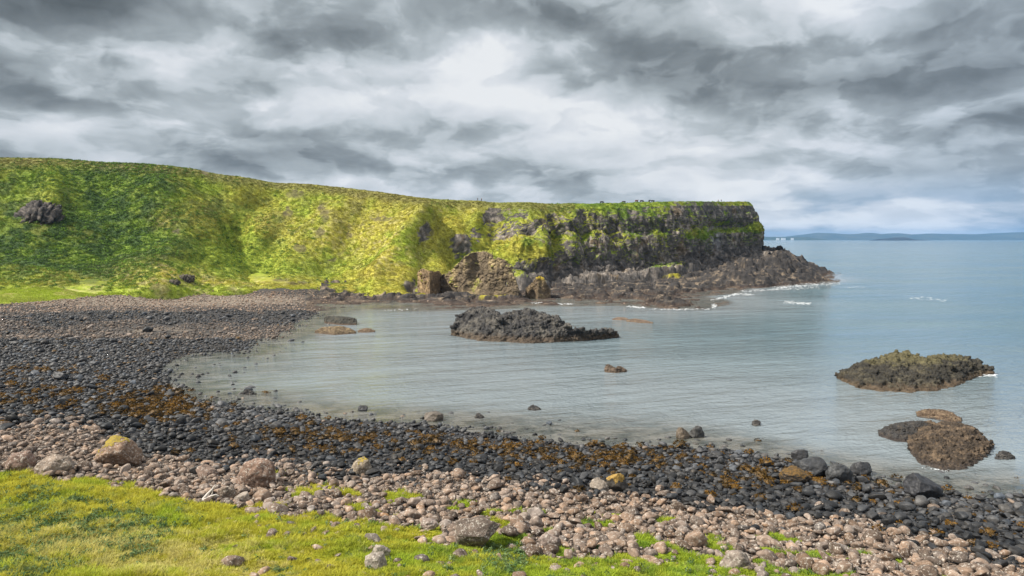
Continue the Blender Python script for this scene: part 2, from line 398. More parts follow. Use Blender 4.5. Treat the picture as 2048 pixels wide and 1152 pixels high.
def field_zone(x, y, z):
    px, py, _ = proj(np.stack([x, y, z], -1))
    p = np.stack([x, y, x * 0], -1).reshape(-1, 3)
    jit = (fbm(p / 3.2, 3) * 34 + fbm(p / 9.0 + 5, 2) * 26).reshape(np.shape(x))
    grass = (py + jit * (1 + 0.7 * ss(px, 480, 640)) > edge_meadow(px) + 5) & (y < 95) & (px < 1660 + jit * 3)
    patch = (fbm(p / 2.6 + 40, 2).reshape(np.shape(x)) > 0.20) & (py > edge_meadow(px) - 75) & (px > 500) & (y < 95) & (px < 1900)
    lawn = (py + jit * 0.10 < edge_lawn(px)) & (y > 150) & (px < 640)
    return px, py, grass | patch, lawn

# ------------------------------------------------------------------ colour fields for vegetation
YEL = np.array([0.44, 0.41, 0.045]); LIME = np.array([0.29, 0.37, 0.032]); MID = np.array([0.15, 0.25, 0.030]); DRK = np.array([0.06, 0.11, 0.026]); STRAW = np.array([0.58, 0.51, 0.20]); SOIL = np.array([0.11, 0.085, 0.05])
HL = [  # foot x, y, z | crest x, y, run back
 (-420, 594, 6.6, -420, 330, 88), (-250, 590, 6.5, -250, 322, 88), (0, 581, 6.2, 0, 315, 88), (130, 577, 6.2, 130, 319, 88), (250, 575, 6.2, 250, 326, 85), (400, 571, 5.8, 400, 339, 80), (430, 571, 5.7, 432, 347, 78),
 (550, 569, 5.0, 552, 364, 74), (640, 572, 4.2, 640, 370, 70), (700, 575, 3.4, 700, 378, 68), (760, 580, 2.8, 762, 384, 70), (830, 586, 2.2, 832, 395, 76), (870, 580, 2.2, 880, 399, 64), (930, 574, 2.2, 935, 401, 50), (1000, 572, 2.4, 1000, 404, 44), (1050, 568, 3.2, 1050, 406, 40),
 (1100, 561, 4.0, 1100, 408, 34), (1200, 551, 5.4, 1200, 408, 26), (1300, 544, 6.4, 1300, 405, 20), (1350, 538, 7.6, 1350, 404, 17), (1400, 531, 8.8, 1400, 403.5, 15), (1450, 524, 9.8, 1450, 404.5, 14), (1500, 514, 12.5, 1486, 404, 13), (1520, 509, 14, 1497, 404.5, 13), (1533, 505, 15, 1504, 408, 14)]
def mixc(a, b, t): return a * (1 - t[:, None]) + b * t[:, None]
def gauss(px, py, x, y, w, h): return np.exp(-((px - x) / w) ** 2 - ((py - y) / h) ** 2)
def hill_colour(P, px, py):
    n1 = fbm(P / 26, 3); n2 = fbm(P / 9.0 + 30, 3); n3 = fbm(P / 2.4 + 60, 2) * 0.7
    c = mixc(np.tile(LIME, (len(P), 1)), YEL, ss(n1 * 0.9 + n2 * 0.6 + 0.12, -0.3, 0.4))
    green = 0.75 * gauss(px, py, 470, 480, 150, 130) + 0.5 * gauss(px, py, 520, 560, 120, 30) + 0.75 * ss(px, 1080, 1300) + 0.35 * ss(px, 880, 1050)
    c = mixc(c, MID, np.clip(ss(n2 + n3 * 0.3, -0.15, 0.5) * (0.35 + green) + green * 0.25, 0, 0.9))
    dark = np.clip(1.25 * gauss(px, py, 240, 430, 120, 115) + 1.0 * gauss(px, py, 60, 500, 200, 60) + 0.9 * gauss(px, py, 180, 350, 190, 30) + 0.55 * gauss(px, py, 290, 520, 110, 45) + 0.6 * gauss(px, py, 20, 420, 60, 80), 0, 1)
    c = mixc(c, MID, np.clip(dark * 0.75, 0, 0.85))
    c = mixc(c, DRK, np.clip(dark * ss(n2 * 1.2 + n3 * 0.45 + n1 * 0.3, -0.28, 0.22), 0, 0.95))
    c = mixc(c, LIME, np.clip(0.8 * gauss(px, py, 105, 350, 28, 60), 0, 1))
    yel = np.clip(0.9 * gauss(px, py, 330, 545, 90, 25) + 0.6 * gauss(px, py, 330, 440, 25, 22) + 0.7 * gauss(px, py, 790, 500, 70, 60) + 0.6 * gauss(px, py, 660, 460, 130, 70) + 0.9 * gauss(px, py, 480, 565, 150, 12) + 0.7 * gauss(px, py, 200, 580, 120, 9) + 0.5 * gauss(px, py, 900, 420, 90, 14), 0, 1)  # straw patches; the centre ones put sunlit slope into the grass colour
    c = mixc(c, mixc(np.tile(YEL, (len(P), 1)), STRAW, ss(n3, -0.2, 0.5)), yel * ss(n2 + n3 * 0.5, -0.5, 0.2))
    lawn = ss(py, 566, 576) * ss(px, 560, 420)
    c = mixc(c, mixc(np.tile(LIME * 1.1, (len(P), 1)), STRAW, ss(n2 + n3, -0.1, 0.7) * 0.7), lawn)
    cy_ = np.interp(px, [h_[3] for h_ in HL], [h_[4] for h_ in HL])
    olive = np.clip(0.75 * np.exp(-((py - cy_ - 6) / 11) ** 2) * (px < 1150) + 0.8 * gauss(px, py, 640, 415, 130, 40) * ss(n2 + n1, -0.1, 0.4) + 0.6 * gauss(px, py, 420, 430, 50, 60) * ss(n2, -0.2, 0.3) + 0.35 * ss(n1 - n2, 0.2, 0.6), 0, 0.85)
    c = mixc(c, np.array([0.20, 0.19, 0.05]), olive)
    c = mixc(c, LIME * 1.15, np.clip(0.9 * gauss(px, py, 485, 455, 50, 40) + 0.8 * gauss(px, py, 520, 520, 70, 30) + 0.6 * gauss(px, py, 430, 500, 60, 40), 0, 0.8) * ss(n3 + n2, -0.4, 0.2))
    soil = np.zeros(len(P))
    for (x, y, w, h) in ((592, 388, 26, 9), (575, 424, 9, 14), (648, 428, 12, 22), (600, 497, 15, 11), (765, 438, 26, 6), (640, 465, 10, 10), (352, 463, 12, 6), (415, 345, 10, 6), (560, 560, 20, 5), (595, 566, 26, 5), (700, 470, 9, 7), (660, 520, 12, 5), (860, 465, 10, 9)):
        soil = np.maximum(soil, gauss(px + n2 * 16, py + n3 * 9, x, y, w, h))
    soil = ss(soil, 0.35, 0.7)
    return mixc(c, SOIL * 0.85, soil * 0.7 * ss(n3 + 0.4, -0.3, 0.4)) * np.array([0.92, 0.88, 1.15]), soil

# ------------------------------------------------------------------ ground sheets
def build_ground():
    a = np.linspace(-0.95, 0.95, 950)
    ly = np.r_[np.exp(np.linspace(math.log(24), math.log(110), 330))[:-1], np.exp(np.linspace(math.log(110), math.log(222), 190))[:-1], np.exp(np.linspace(math.log(222), math.log(500), 460))]
    A, Y = np.meshgrid(a, ly); X = A * Y
    Z = terr(X, Y)
    V = np.stack([X, Y, Z], -1).reshape(-1, 3)
    px, py, grass, lawn = field_zone(X, Y, Z)
    nr, nc = X.shape; Q = grid_quads(nr, nc)
    zone = np.where(grass, 1, np.where(lawn, 2, np.where((px > 612) & (Y > 226), 3, 0))).ravel()
    fz = zone[Q[:, 0]]
    pxf, pyf = px.ravel(), py.ravel()
    keep = V[Q, 2].max(1) > -1.5
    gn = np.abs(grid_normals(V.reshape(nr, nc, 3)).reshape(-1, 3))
    n1 = fbm(V / 6, 3); n2 = fbm(V / 1.4 + 8, 2)
    base = np.tile([0.085, 0.068, 0.055], (len(V), 1))  # brown gravel, with the shadow of stone gaps put into its colour
    dk = ss(edge_dark(pxf) + n1 * 22 - pyf, -6, 8) * (V[:, 1] < 140)
    base = mixc(base, np.array([0.035, 0.034, 0.035]), dk)
    far = ss(V[:, 1], 120, 150)
    fc = mixc(np.tile([0.055, 0.05, 0.046], (len(V), 1)), np.array([0.20, 0.165, 0.13]), ss(1.1 * gauss(pxf, pyf, 300, 600 + 0 * pxf, 420, 16) + n1 * 0.35 + 0.55 * gauss(pxf, pyf, 330, 660, 190, 16) - 0.15 * n2, 0.4, 0.75))
    base = mixc(base, fc, far)
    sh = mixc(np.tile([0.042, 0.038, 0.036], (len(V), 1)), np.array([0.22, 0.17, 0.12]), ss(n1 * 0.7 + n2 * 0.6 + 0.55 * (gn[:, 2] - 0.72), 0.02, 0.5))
    tide = ss(V[:, 2] + n1 * 0.6, 1.4, 0.2)
    sh = mixc(sh, np.array([0.065, 0.042, 0.03]), tide * 0.7)
    moss = ss(n1 + gauss(pxf, pyf, 980, 588, 90, 8) * 0.8 + gauss(pxf, pyf, 1290, 549, 75, 8) * 1.4 + gauss(pxf, pyf, 720, 578, 50, 8) * 1.4 - 0.15, 0.45, 0.75)
    sh = mixc(sh, np.array([0.34, 0.30, 0.03]), moss * (V[:, 2] > 1.6))
    gr, _ = near_colour(V, pxf, pyf)
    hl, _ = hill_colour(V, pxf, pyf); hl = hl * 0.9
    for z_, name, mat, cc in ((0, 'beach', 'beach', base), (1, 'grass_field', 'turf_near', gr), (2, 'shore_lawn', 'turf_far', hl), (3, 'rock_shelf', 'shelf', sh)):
        q = Q[(fz == z_) & keep]
        v, q, c = compact(V, q, cc)
        tag(mesh_obj(name, v, q, M[mat], cols=c), kind='structure')
def near_colour(P, px, py):
    n1 = fbm(P / 4.5 + 3, 3); n2 = fbm(P / 1.3 + 13, 3); n3 = fbm(P / 0.5 + 23, 2)
    c = mixc(np.tile(LIME * 1.05, (len(P), 1)), YEL * 1.02, ss(n1 * 0.8 + n2 * 0.5 + 0.2 - 0.35 * ss(px, 600, 1100), -0.35, 0.35))
    c = mixc(c, MID * 1.1, ss(n2 * 0.9 + n3 * 0.4 + 0.3 * ss(px, 500, 1100), 0.1, 0.6) * 0.8)
    st = ss(n3 + n2 * 0.5 + 0.7 * gauss(px, py, 150, 1090, 260, 60) + 0.5 * gauss(px, py, 420, 1130, 200, 50), 0.25, 0.8)
    c = mixc(c, STRAW, st * 0.75)
    wd = np.clip(gauss(px, py, 40, 1110, 110, 60) + 0.6 * gauss(px, py, 240, 1060, 130, 50) + 0.5 * gauss(px, py, 60, 1000, 90, 40) + 0.7 * gauss(px, py, 1010, 1120, 60, 30), 0, 1)
    return mixc(c, DRK * 1.2, wd * ss(n2 + n3 * 0.4, 0.05, 0.4) * 0.8), wd
build_ground()

# ------------------------------------------------------------------ sea
def build_sea():
    m, N = new_mat('sea_water'); p = wpos(N)
    dep = N.n('ShaderNodeAttribute', attribute_name='depth').outputs['Fac']
    x, y, z = N.xyz(p)
    rot = N.comb(N.m('ADD', N.m('MULTIPLY', x, 0.94), N.m('MULTIPLY', y, 0.34)), N.m('SUBTRACT', N.m('MULTIPLY', y, 0.94), N.m('MULTIPLY', x, 0.34)), 0.0)
    q = N.v('MULTIPLY', rot, (0.38, 1.0, 1.0))
    w1 = N.noise(q, 0.14, 2, 0.5, 0.5); w2 = N.noise(q, 0.62, 3, 0.55, 0.4); w3 = N.noise(N.v('MULTIPLY', rot, (0.9, 1.0, 1.0)), 1.7, 4, 0.62)
    amp = N.m('MULTIPLY', N.sm(dep, 0.05, 3.0, 0.55, 1.0), N.sm(N.noise(N.v('MULTIPLY', rot, (0.3, 1.0, 1.0)), 0.035, 3, 0.6), 0.35, 0.62, 0.55, 1.35))
    h = N.m('ADD', N.m('MULTIPLY', w1, 2.0), N.m('ADD', N.m('MULTIPLY', w2, 1.7), N.m('MULTIPLY', w3, 0.7)))
    h = N.m('MULTIPLY', h, amp)
    big = N.noise(N.v('MULTIPLY', p, (0.35, 1.0, 1.0)), 0.022, 4, 0.6)
    deep = N.mix(N.sm(big, 0.35, 0.65), (0.050, 0.115, 0.140), (0.085, 0.155, 0.175))
    shal = N.mix(N.sm(N.noise(p, 0.25, 5, 0.65), 0.4, 0.62), (0.13, 0.125, 0.105), (0.045, 0.05, 0.04))
    green = N.mix(N.sm(dep, 0.2, 0.9), shal, (0.18, 0.215, 0.23))  # bay's bright sky reflection put into the water colour as a paler tone
    col = N.mix(N.sm(dep, 1.6, 5.5), green, deep)
    b = N.n('ShaderNodeBsdfPrincipled'); N.put(b.inputs['Base Color'], col)
    b.inputs['IOR'].default_value = 1.75; N.put(b.inputs['Roughness'], N.sm(big, 0.35, 0.65, 0.05, 0.11))
    bn = N.n('ShaderNodeBump'); bn.inputs['Strength'].default_value = 1.0; bn.inputs['Distance'].default_value = 0.6
    N.put(bn.inputs['Height'], h); N.link(bn.outputs[0], b.inputs['Normal'])
    N.link(b.outputs[0], N.n('ShaderNodeOutputMaterial').inputs[0])
    a = np.linspace(-1.3, 1.3, 500)
    y = np.r_[np.exp(np.linspace(math.log(36), math.log(480), 420))[:-1], np.exp(np.linspace(math.log(480), math.log(21000), 120))]
    A, Y = np.meshgrid(a, y); X = A * Y
    d = np.where(Y < 480, -terr0(X, np.minimum(Y, 500)), 7.0)
    db = np.clip(d, 0, 7)
    for ax, kw in ((1, 61), (0, 61)):
        ker = np.hanning(kw); ker /= ker.sum(); pw_ = [(0, 0), (0, 0)]; pw_[ax] = (kw // 2, kw // 2)
        db = np.apply_along_axis(lambda v_: np.convolve(v_, ker, 'valid'), ax, np.pad(db, pw_, mode='edge'))
    d = lerp(d, db, ss(d, 0.8, 2.0))
    V = np.stack([X, Y, X * 0], -1).reshape(-1, 3)
    tag(mesh_obj('sea', V, grid_quads(*X.shape), m, attrs={'depth': np.clip(d, 0, 8).ravel()}), kind='structure')
build_sea()

# ------------------------------------------------------------------ headland
def build_headland():
    h = np.array(HL, float)
    foot = at(h[:, 0], h[:, 1], h[:, 2])
    # crest: same viewing bearing as its own column, farther back
    cy = foot[:, 1] + h[:, 5]
    dx = (h[:, 3] - CX) / F; dy = -(h[:, 4] - CY) / F
    tt = cy / (_cp + dy * _sp)
    crest = np.stack([dx * tt, cy, CAMH + tt * (-_sp + dy * _cp)], -1)
    par = h[:, 0].copy()
    # round the point and away
    foot = np.vstack([foot, foot[-1] + [1.0, 22, 0], foot[-1] + [-6, 80, 0], foot[-1] + [-30, 160, 0]])
    crest = np.vstack([crest, crest[-1] + [-1, 20, 0], crest[-1] + [-8, 80, 0], crest[-1] + [-34, 160, 0]])
    par = np.r_[par, 1550, 1590, 1640]
    s = np.r_[np.linspace(-420, 900, 620)[:-1], np.linspace(900, 1640, 620)]
    def sp(T):   # smooth the key columns a little
        r = np.stack([np.interp(s, par, T[:, k]) for k in range(3)], -1)
        ker = np.hanning(27); ker /= ker.sum()
        pad = np.pad(r, ((13, 13), (0, 0)), mode='reflect', reflect_type='odd')
        return np.stack([np.convolve(pad[:, k], ker, 'valid') for k in range(3)], -1)
    Fo, Cr = sp(foot), sp(crest)
    cf = ss(s, 880, 1180)                       # how sheer the column is
    nt = 250
    t = np.linspace(-0.06, 1, nt)
    qh = np.interp(t, [-.06, 0, .05, .12, .3, .6, .85, .95, 1], [-.12, 0, .13, .24, .43, .66, .86, .94, 1])
    qc = np.interp(t, [-.06, 0, .06, .12, .44, .50, .56, .86, .93, 1], [-.6, 0, .20, .26, .36, .42, .62, .74, .80, 1])
    q = qh[:, None] * (1 - cf) + qc[:, None] * cf
    tv = np.repeat(t[:, None], len(s), 1)
    G = Fo[None] + (Cr - Fo)[None] * q[..., None]
    G[..., 2] = Fo[None, :, 2] + (Cr - Fo)[None, :, 2] * tv
    P = G.reshape(-1, 3)
    px, py, _ = proj(P)
    out = grid_normals(G).reshape(-1, 3)
    if out[len(out) // 3, 1] > 0: out = -out
    fade = (1 - 0.9 * ss(tv, 0.70, 0.97)).ravel()
    cfp = np.repeat(cf[None], nt, 0).ravel()
    # gullies, ribs
    def line_d(pts):
        best = np.full(len(P), 1e9)
        for (x0, y0), (x1, y1) in zip(pts, pts[1:]):
            vx, vy = x1 - x0, y1 - y0
            u = np.clip(((px - x0) * vx + (py - y0) * vy) / (vx * vx + vy * vy), 0, 1)
            best = np.minimum(best, np.hypot(px - x0 - u * vx, py - y0 - u * vy))
        return best
    dsp = np.zeros(len(P))
    for pts, w, amp in (([(548, 366), (500, 420), (478, 455), (520, 520)], 36, -4.5), ([(415, 350), (450, 420), (480, 460)], 26, -4), ([(400, 350), (440, 410), (480, 460)], 9, 1.2),
                        ([(842, 436), (800, 490), (750, 560)], 24, 5.0), ([(842, 436), (930, 490), (1050, 580)], 15, 5.0), ([(850, 470), (850, 560)], 26, -3.0), ([(880, 430), (900, 500), (930, 540)], 18, -5),
                        ([(985, 410), (1000, 470), (960, 500)], 26, -5), ([(1060, 412), (1080, 470), (1075, 520)], 16, 4.5), ([(1098, 440), (1112, 520), (1108, 570)], 9, -2.6), ([(1160, 430), (1176, 540)], 9, -2.0),
                        ([(960, 404), (950, 450)], 16, 3.0), ([(1214, 430), (1226, 500)], 8, -2.0), ([(1135, 420), (1140, 540)], 16, 3), ([(1412, 420), (1432, 480), (1430, 520)], 9, -3.5),
                        ([(700, 392), (610, 470), (560, 540)], 40, 2.5), ([(650, 385), (560, 470), (520, 540)], 24, -2.0), ([(105, 318), (110, 400)], 30, 3.5), ([(300, 330), (360, 480), (330, 560)], 55, 4.5), ([(770, 400), (700, 470), (640, 560)], 24, -1.8), ([(200, 330), (220, 470)], 60, -3.0)):
        dsp += amp * np.exp(-(line_d(pts) / w) ** 2)
    # hollow under the brow of the point
    dsp -= 4.0 * gauss(px, py, 1455, 453, 34, 9)
    dsp -= 6.0 * gauss(px, py, 825, 572, 16, 12) + 4 * gauss(px, py, 1120, 570, 14, 12)
    hillish = 1 - cfp
    hum = fbm(P / 26, 2) * 3.0 + fbm(P / 13 + 12, 3) * 1.3 + fbm(P * [1, 1, 1.5] / 2.8 + 22, 2) * 0.42
    Pv = P * np.array([1, 1, 0.33])
    d1, d2, cid = worley(Pv / 3.6)
    e1, e2, eid = worley(P * np.array([1, 1, 0.6]) / 1.7)
    crag = fbm(Pv / 13 + 5, 4, ridge=True) * 3.4 + ((cid % 19) / 19 - 0.5) * 2.4 + ((eid % 13) / 13 - 0.5) * 0.9 + fbm(P / np.array([9, 9, 3.0]) + 70, 3) * 0.7
    dsp += hum * hillish + crag * cfp
    P2 = P + out * (dsp * fade)[:, None]
    G2 = P2.reshape(nt, len(s), 3)
    for rr_, wz in ((0, 1.0), (1, .85), (2, .7), (3, .5), (4, .3), (5, .15)):
        gz = terr(G2[rr_, :, 0], np.maximum(G2[rr_, :, 1], 30)) - 0.5
        G2[rr_, :, 2] = np.where(s < 1500, lerp(G2[rr_, :, 2], np.minimum(G2[rr_, :, 2], gz - 1.2 * wz), wz), G2[rr_, :, 2])
    G2[-1, :, 2] += 0.25 * fbm(np.stack([Cr[:, 0] / 3, Cr[:, 1] / 3, s * 0], -1), 3)
    # flat top running back
    back = np.array([2, 6, 14, 40, 110.0])
    top = []
    bdir = np.tile(np.array([0.0, 1, 0]), (len(s), 1)); bdir[s > 1520] = [-1, 0.1, 0]; bdir[s < 1520, 0] = -0.12
    lastz = G2[-1, :, 2]
    for k, b in enumerate(back):
        r = G2[-1] + bdir * b; r[:, 2] = lastz - 0.004 * b ** 1.2 + (0.12 * fbm(r / 4, 2))
        top.append(r)
    G3 = np.concatenate([G2, np.array(top)], 0)
    nrm = grid_normals(G3); nrm = np.where(nrm[..., 2:3] < 0, -nrm, nrm) if np.median(nrm[:nt, :, 1]) > 0 else nrm
    PA = G3.reshape(-1, 3); NA = nrm.reshape(-1, 3)
    pxa, pya, _ = proj(PA)
    tva = np.r_[tv.ravel(), np.ones(len(s) * len(back))]
    cfa = np.r_[cfp, np.tile(cf, len(back))]
    n1 = fbm(PA / 9 + 4, 3); n2 = fbm(PA / 2.6 + 14, 3)
    steep = 1 - np.clip(np.abs(NA[:, 2]), 0, 1)
    rock = steep * 1.0 + n1 * 0.38 + n2 * 0.22 + (cfa - 1) * 0.42 - 0.18 * ss(tva, 0.90, 0.97)
    rock += 0.20 * ss(pxa, 1180, 1300) - 0.13 + (fbm(PA / np.array([14, 14, 16]) + 80, 3) * 0.75 + 0.08) * ss(pxa, 880, 960)
    rock += 0.14 * ss(pxa, 860, 920) * ss(pxa, 1200, 1100)
    rock += 0.7 * ss(tva, 0.24, 0.08) * ss(pxa, 690, 800) + 0.25 * ss(tva, 0.34, 0.2) * ss(pxa, 1080, 1150)
    rock += 0.6 * gauss(pxa, pya, 850, 470, 16, 24) + 0.7 * gauss(pxa, pya, 930, 478, 26, 16) + 0.5 * gauss(pxa, pya, 970, 440, 14, 14) + 0.5 * gauss(pxa, pya, 1060, 460, 20, 12) + 0.45 * gauss(pxa, pya, 1010, 470, 18, 14) + 0.4 * gauss(pxa, pya, 900, 440, 10, 12) + 0.4 * gauss(pxa, pya, 1040, 430, 16, 8)
    rock -= 0.9 * gauss(pxa, pya, 1395, 470, 30, 11) + 1.0 * gauss(pxa, pya, 1330, 528, 50, 10) + 1.3 * gauss(pxa, pya, 1518, 454, 18, 9) + 0.7 * gauss(pxa, pya, 1470, 462, 40, 4) + 0.9 * gauss(pxa, pya, 1050, 500, 60, 18)
    rk = ss(rock, 0.46, 0.60)
    rk = np.maximum(rk, ss(gauss(pxa, pya, 66, 428, 36, 22), 0.3, 0.6) * 0)
    rk[nt * len(s):] = 0
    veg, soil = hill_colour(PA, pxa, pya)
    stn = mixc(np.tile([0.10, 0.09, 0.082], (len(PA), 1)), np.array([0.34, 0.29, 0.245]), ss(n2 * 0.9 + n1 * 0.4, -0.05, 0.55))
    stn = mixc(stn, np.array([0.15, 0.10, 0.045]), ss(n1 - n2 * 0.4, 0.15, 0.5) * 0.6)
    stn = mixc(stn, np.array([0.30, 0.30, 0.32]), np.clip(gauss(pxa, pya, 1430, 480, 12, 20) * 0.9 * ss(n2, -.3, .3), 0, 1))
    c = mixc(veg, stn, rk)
    ns = len(s); Q = grid_quads(G3.shape[0], ns)
    cut = int(np.argmin(np.abs(s - 885)))
    colq = Q[:, 0] % ns
    for name, sel in (('grassy_hillside', colq < cut), ('sea_cliff', colq >= cut)):
        v, q, cc = compact(PA, Q[sel], c)
        o = mesh_obj(name, v, q, M['cliff'], cols=cc); tag(o, kind='structure')
    return G3, NA.reshape(G3.shape), rk.reshape(G3.shape[:2]), np.maximum(soil, 0).reshape(G3.shape[:2]), Q, nt, s, Cr
HG, HN, HR, HS, HQ, HNT, HSS, HCREST = build_headland()

def sample_quads(V, Q, n, weight=None):
    a, b, c, d = (V[Q[:, k]] for k in range(4))
    ar = 0.5 * np.linalg.norm(np.cross(c - a, d - b), axis=1)
    w = ar * (1 if weight is None else weight)
    k = RNG.choice(len(Q), n, p=w / w.sum())
    u, v = RNG.random((2, n))
    p = (a[k] * ((1 - u) * (1 - v))[:, None] + b[k] * (u * (1 - v))[:, None] + c[k] * (u * v)[:, None] + d[k] * ((1 - u) * v)[:, None])
    return p, k
def tufts(P, up, col, blades, hgt, wid, spread, lean, jitter=0.25):
    """many bent blades round every point of P; returns verts, tris, colours"""
    n = len(P); m = n * blades
    Pb = np.repeat(P, blades, 0); U = np.repeat(up, blades, 0); H = np.repeat(hgt, blades) * RNG.uniform(0.6, 1.25, m)
    r = RNG.normal(size=(m, 3)); r -= U * (r * U).sum(1)[:, None]; r /= np.linalg.norm(r, axis=1)[:, None] + 1e-9
    Pb = Pb + r * (np.repeat(spread, blades) * RNG.random(m) ** 0.5)[:, None]
    l = r * 0.6 + RNG.normal(size=(m, 3)) * 0.5; l[:, 2] *= 0.2
    side = np.cross(U, l); side /= np.linalg.norm(side, axis=1)[:, None] + 1e-9
    w = (np.repeat(wid, blades) * RNG.uniform(0.7, 1.3, m))[:, None]
    mid = Pb + U * (H * 0.6)[:, None] + l * (H * lean * 0.4)[:, None]
    tip = Pb + U * (H * 0.92)[:, None] + l * (H * lean)[:, None]
    Pb = Pb - U * (H * 0.15)[:, None]
    V = np.stack([Pb - side * w, Pb + side * w, mid + side * w * 0.75, mid - side * w * 0.75, tip], 1)
    base = np.arange(m)[:, None] * 5
    T = np.concatenate([base + [0, 1, 2], base + [0, 2, 3], base + [3, 2, 4]])
    c = np.repeat(col, blades, 0) * RNG.uniform(1 - jitter, 1 + jitter, (m, 1))
    return V.reshape(-1, 3), T, np.repeat(c, 5, 0)

# ------------------------------------------------------------------ grass and bracken on the headland
def build_hill_plants():
    V = HG.reshape(-1, 3); rk = HR.ravel(); soil = HS.ravel()
    rows = np.arange(len(HQ)) // (HG.shape[1] - 1)
    w = (1 - rk[HQ].max(1)) * (1 - 0.9 * soil[HQ].max(1)) * (rows < HNT + 1)
    pxv, pyv, dv = proj(V[HQ[:, 0]])
    w = w * ((pxv > -90) & (pxv < 1600))
    w = w * (0.25 + ss(fbm(V[HQ[:, 0]] / 1.8 + 91, 2), -0.25, 0.35))
    p, k = sample_quads(V, HQ, 130000, w)
    nrm = HN.reshape(-1, 3)[HQ[k, 0]]; nrm = np.where((nrm[:, 2] < 0)[:, None], -nrm, nrm)
    up = nrm * 0.5 + np.array([0, 0, 0.8]); up /= np.linalg.norm(up, axis=1)[:, None]
    px, py, d = proj(p)
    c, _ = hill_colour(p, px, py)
    h = RNG.uniform(0.16, 0.42, len(p)) * np.where(rows[k] >= HNT - 6, 0.8, 1)
    c = c * (1 + 0.12 * fbm(p / 1.6 + 50, 2))[:, None]
    # the level lawn at the foot of the slope
    lx = RNG.uniform(-120, 660, 60000); ly = RNG.uniform(566, 616, 60000); q = at(lx, ly, 4.5)
    zq = np.full(60000, 4.5)
    for _ in range(9): zq = lerp(zq, terr0(q[:, 0], q[:, 1]), 0.45); q = at(lx, ly, zq)
    q[:, 2] = terr(q[:, 0], q[:, 1])
    q = q[field_zone(q[:, 0], q[:, 1], q[:, 2])[3]][:14000]; qx, qy, _ = proj(q)
    p = np.vstack([p, q]); up = np.vstack([up, np.tile([0, 0, 1.0], (len(q), 1))]); c = np.vstack([c, hill_colour(q, qx, qy)[0] * 1.2]); h = np.r_[h, RNG.uniform(0.12, 0.4, len(q))]
    v, t, cc = tufts(p, up, c, 5, h, np.full(len(p), 0.075), np.full(len(p), 0.4), 0.7, 0.12)
    tag(mesh_obj('hillside_grass', v, t, M['blades'], cols=cc, smooth=False), kind='stuff')
    # bracken and scrub: broad leaves in low mounds, mostly on the left slope
    dark = 1.2 * gauss(pxv, pyv, 240, 430, 130, 120) + 0.9 * gauss(pxv, pyv, 60, 500, 220, 60) + 0.9 * gauss(pxv, pyv, 180, 350, 200, 30) + 0.4 * gauss(pxv, pyv, 480, 500, 150, 60) + 0.25 * (pxv > 1100) + 0.02
    p, k = sample_quads(V, HQ, 9000, w * dark)
    px, py, d = proj(p)
    n = len(p); m = 14
    r = RNG.uniform(0.35, 1.0, n)
    dirs = RNG.normal(size=(n * m, 3)); dirs[:, 2] = np.abs(dirs[:, 2]) * 0.8; dirs /= np.linalg.norm(dirs, axis=1)[:, None]
    R = np.repeat(r, m)
    ctr = np.repeat(p, m, 0) + dirs * (R * RNG.uniform(0.6, 1.0, n * m))[:, None] * [1.25, 1.0, 0.75]
    a = RNG.normal(size=(n * m, 3)); a = a - dirs * (a * dirs).sum(1)[:, None] * 0.7; a /= np.linalg.norm(a, axis=1)[:, None]
    b = np.cross(dirs, a)
    s1 = (R * 0.34)[:, None]; s2 = (R * 0.20)[:, None]
    Vv = np.stack([ctr - a * s1, ctr + b * s2, ctr + a * s1, ctr - b * s2], 1).reshape(-1, 3)
    Qv = np.arange(len(Vv)).reshape(-1, 4)
    n2 = fbm(p / 4, 2)
    bc = mixc(np.tile(DRK * 1.25, (n, 1)), MID * 1.05, ss(n2 + RNG.normal(size=n) * 0.15, -0.3, 0.4))
    cc = np.repeat(np.repeat(bc, m, 0) * RNG.uniform(0.7, 1.3, (n * m, 1)), 4, 0)
    tag(mesh_obj('bracken', Vv, Qv, M['leaves'], cols=cc, smooth=False), kind='stuff')
build_hill_plants()

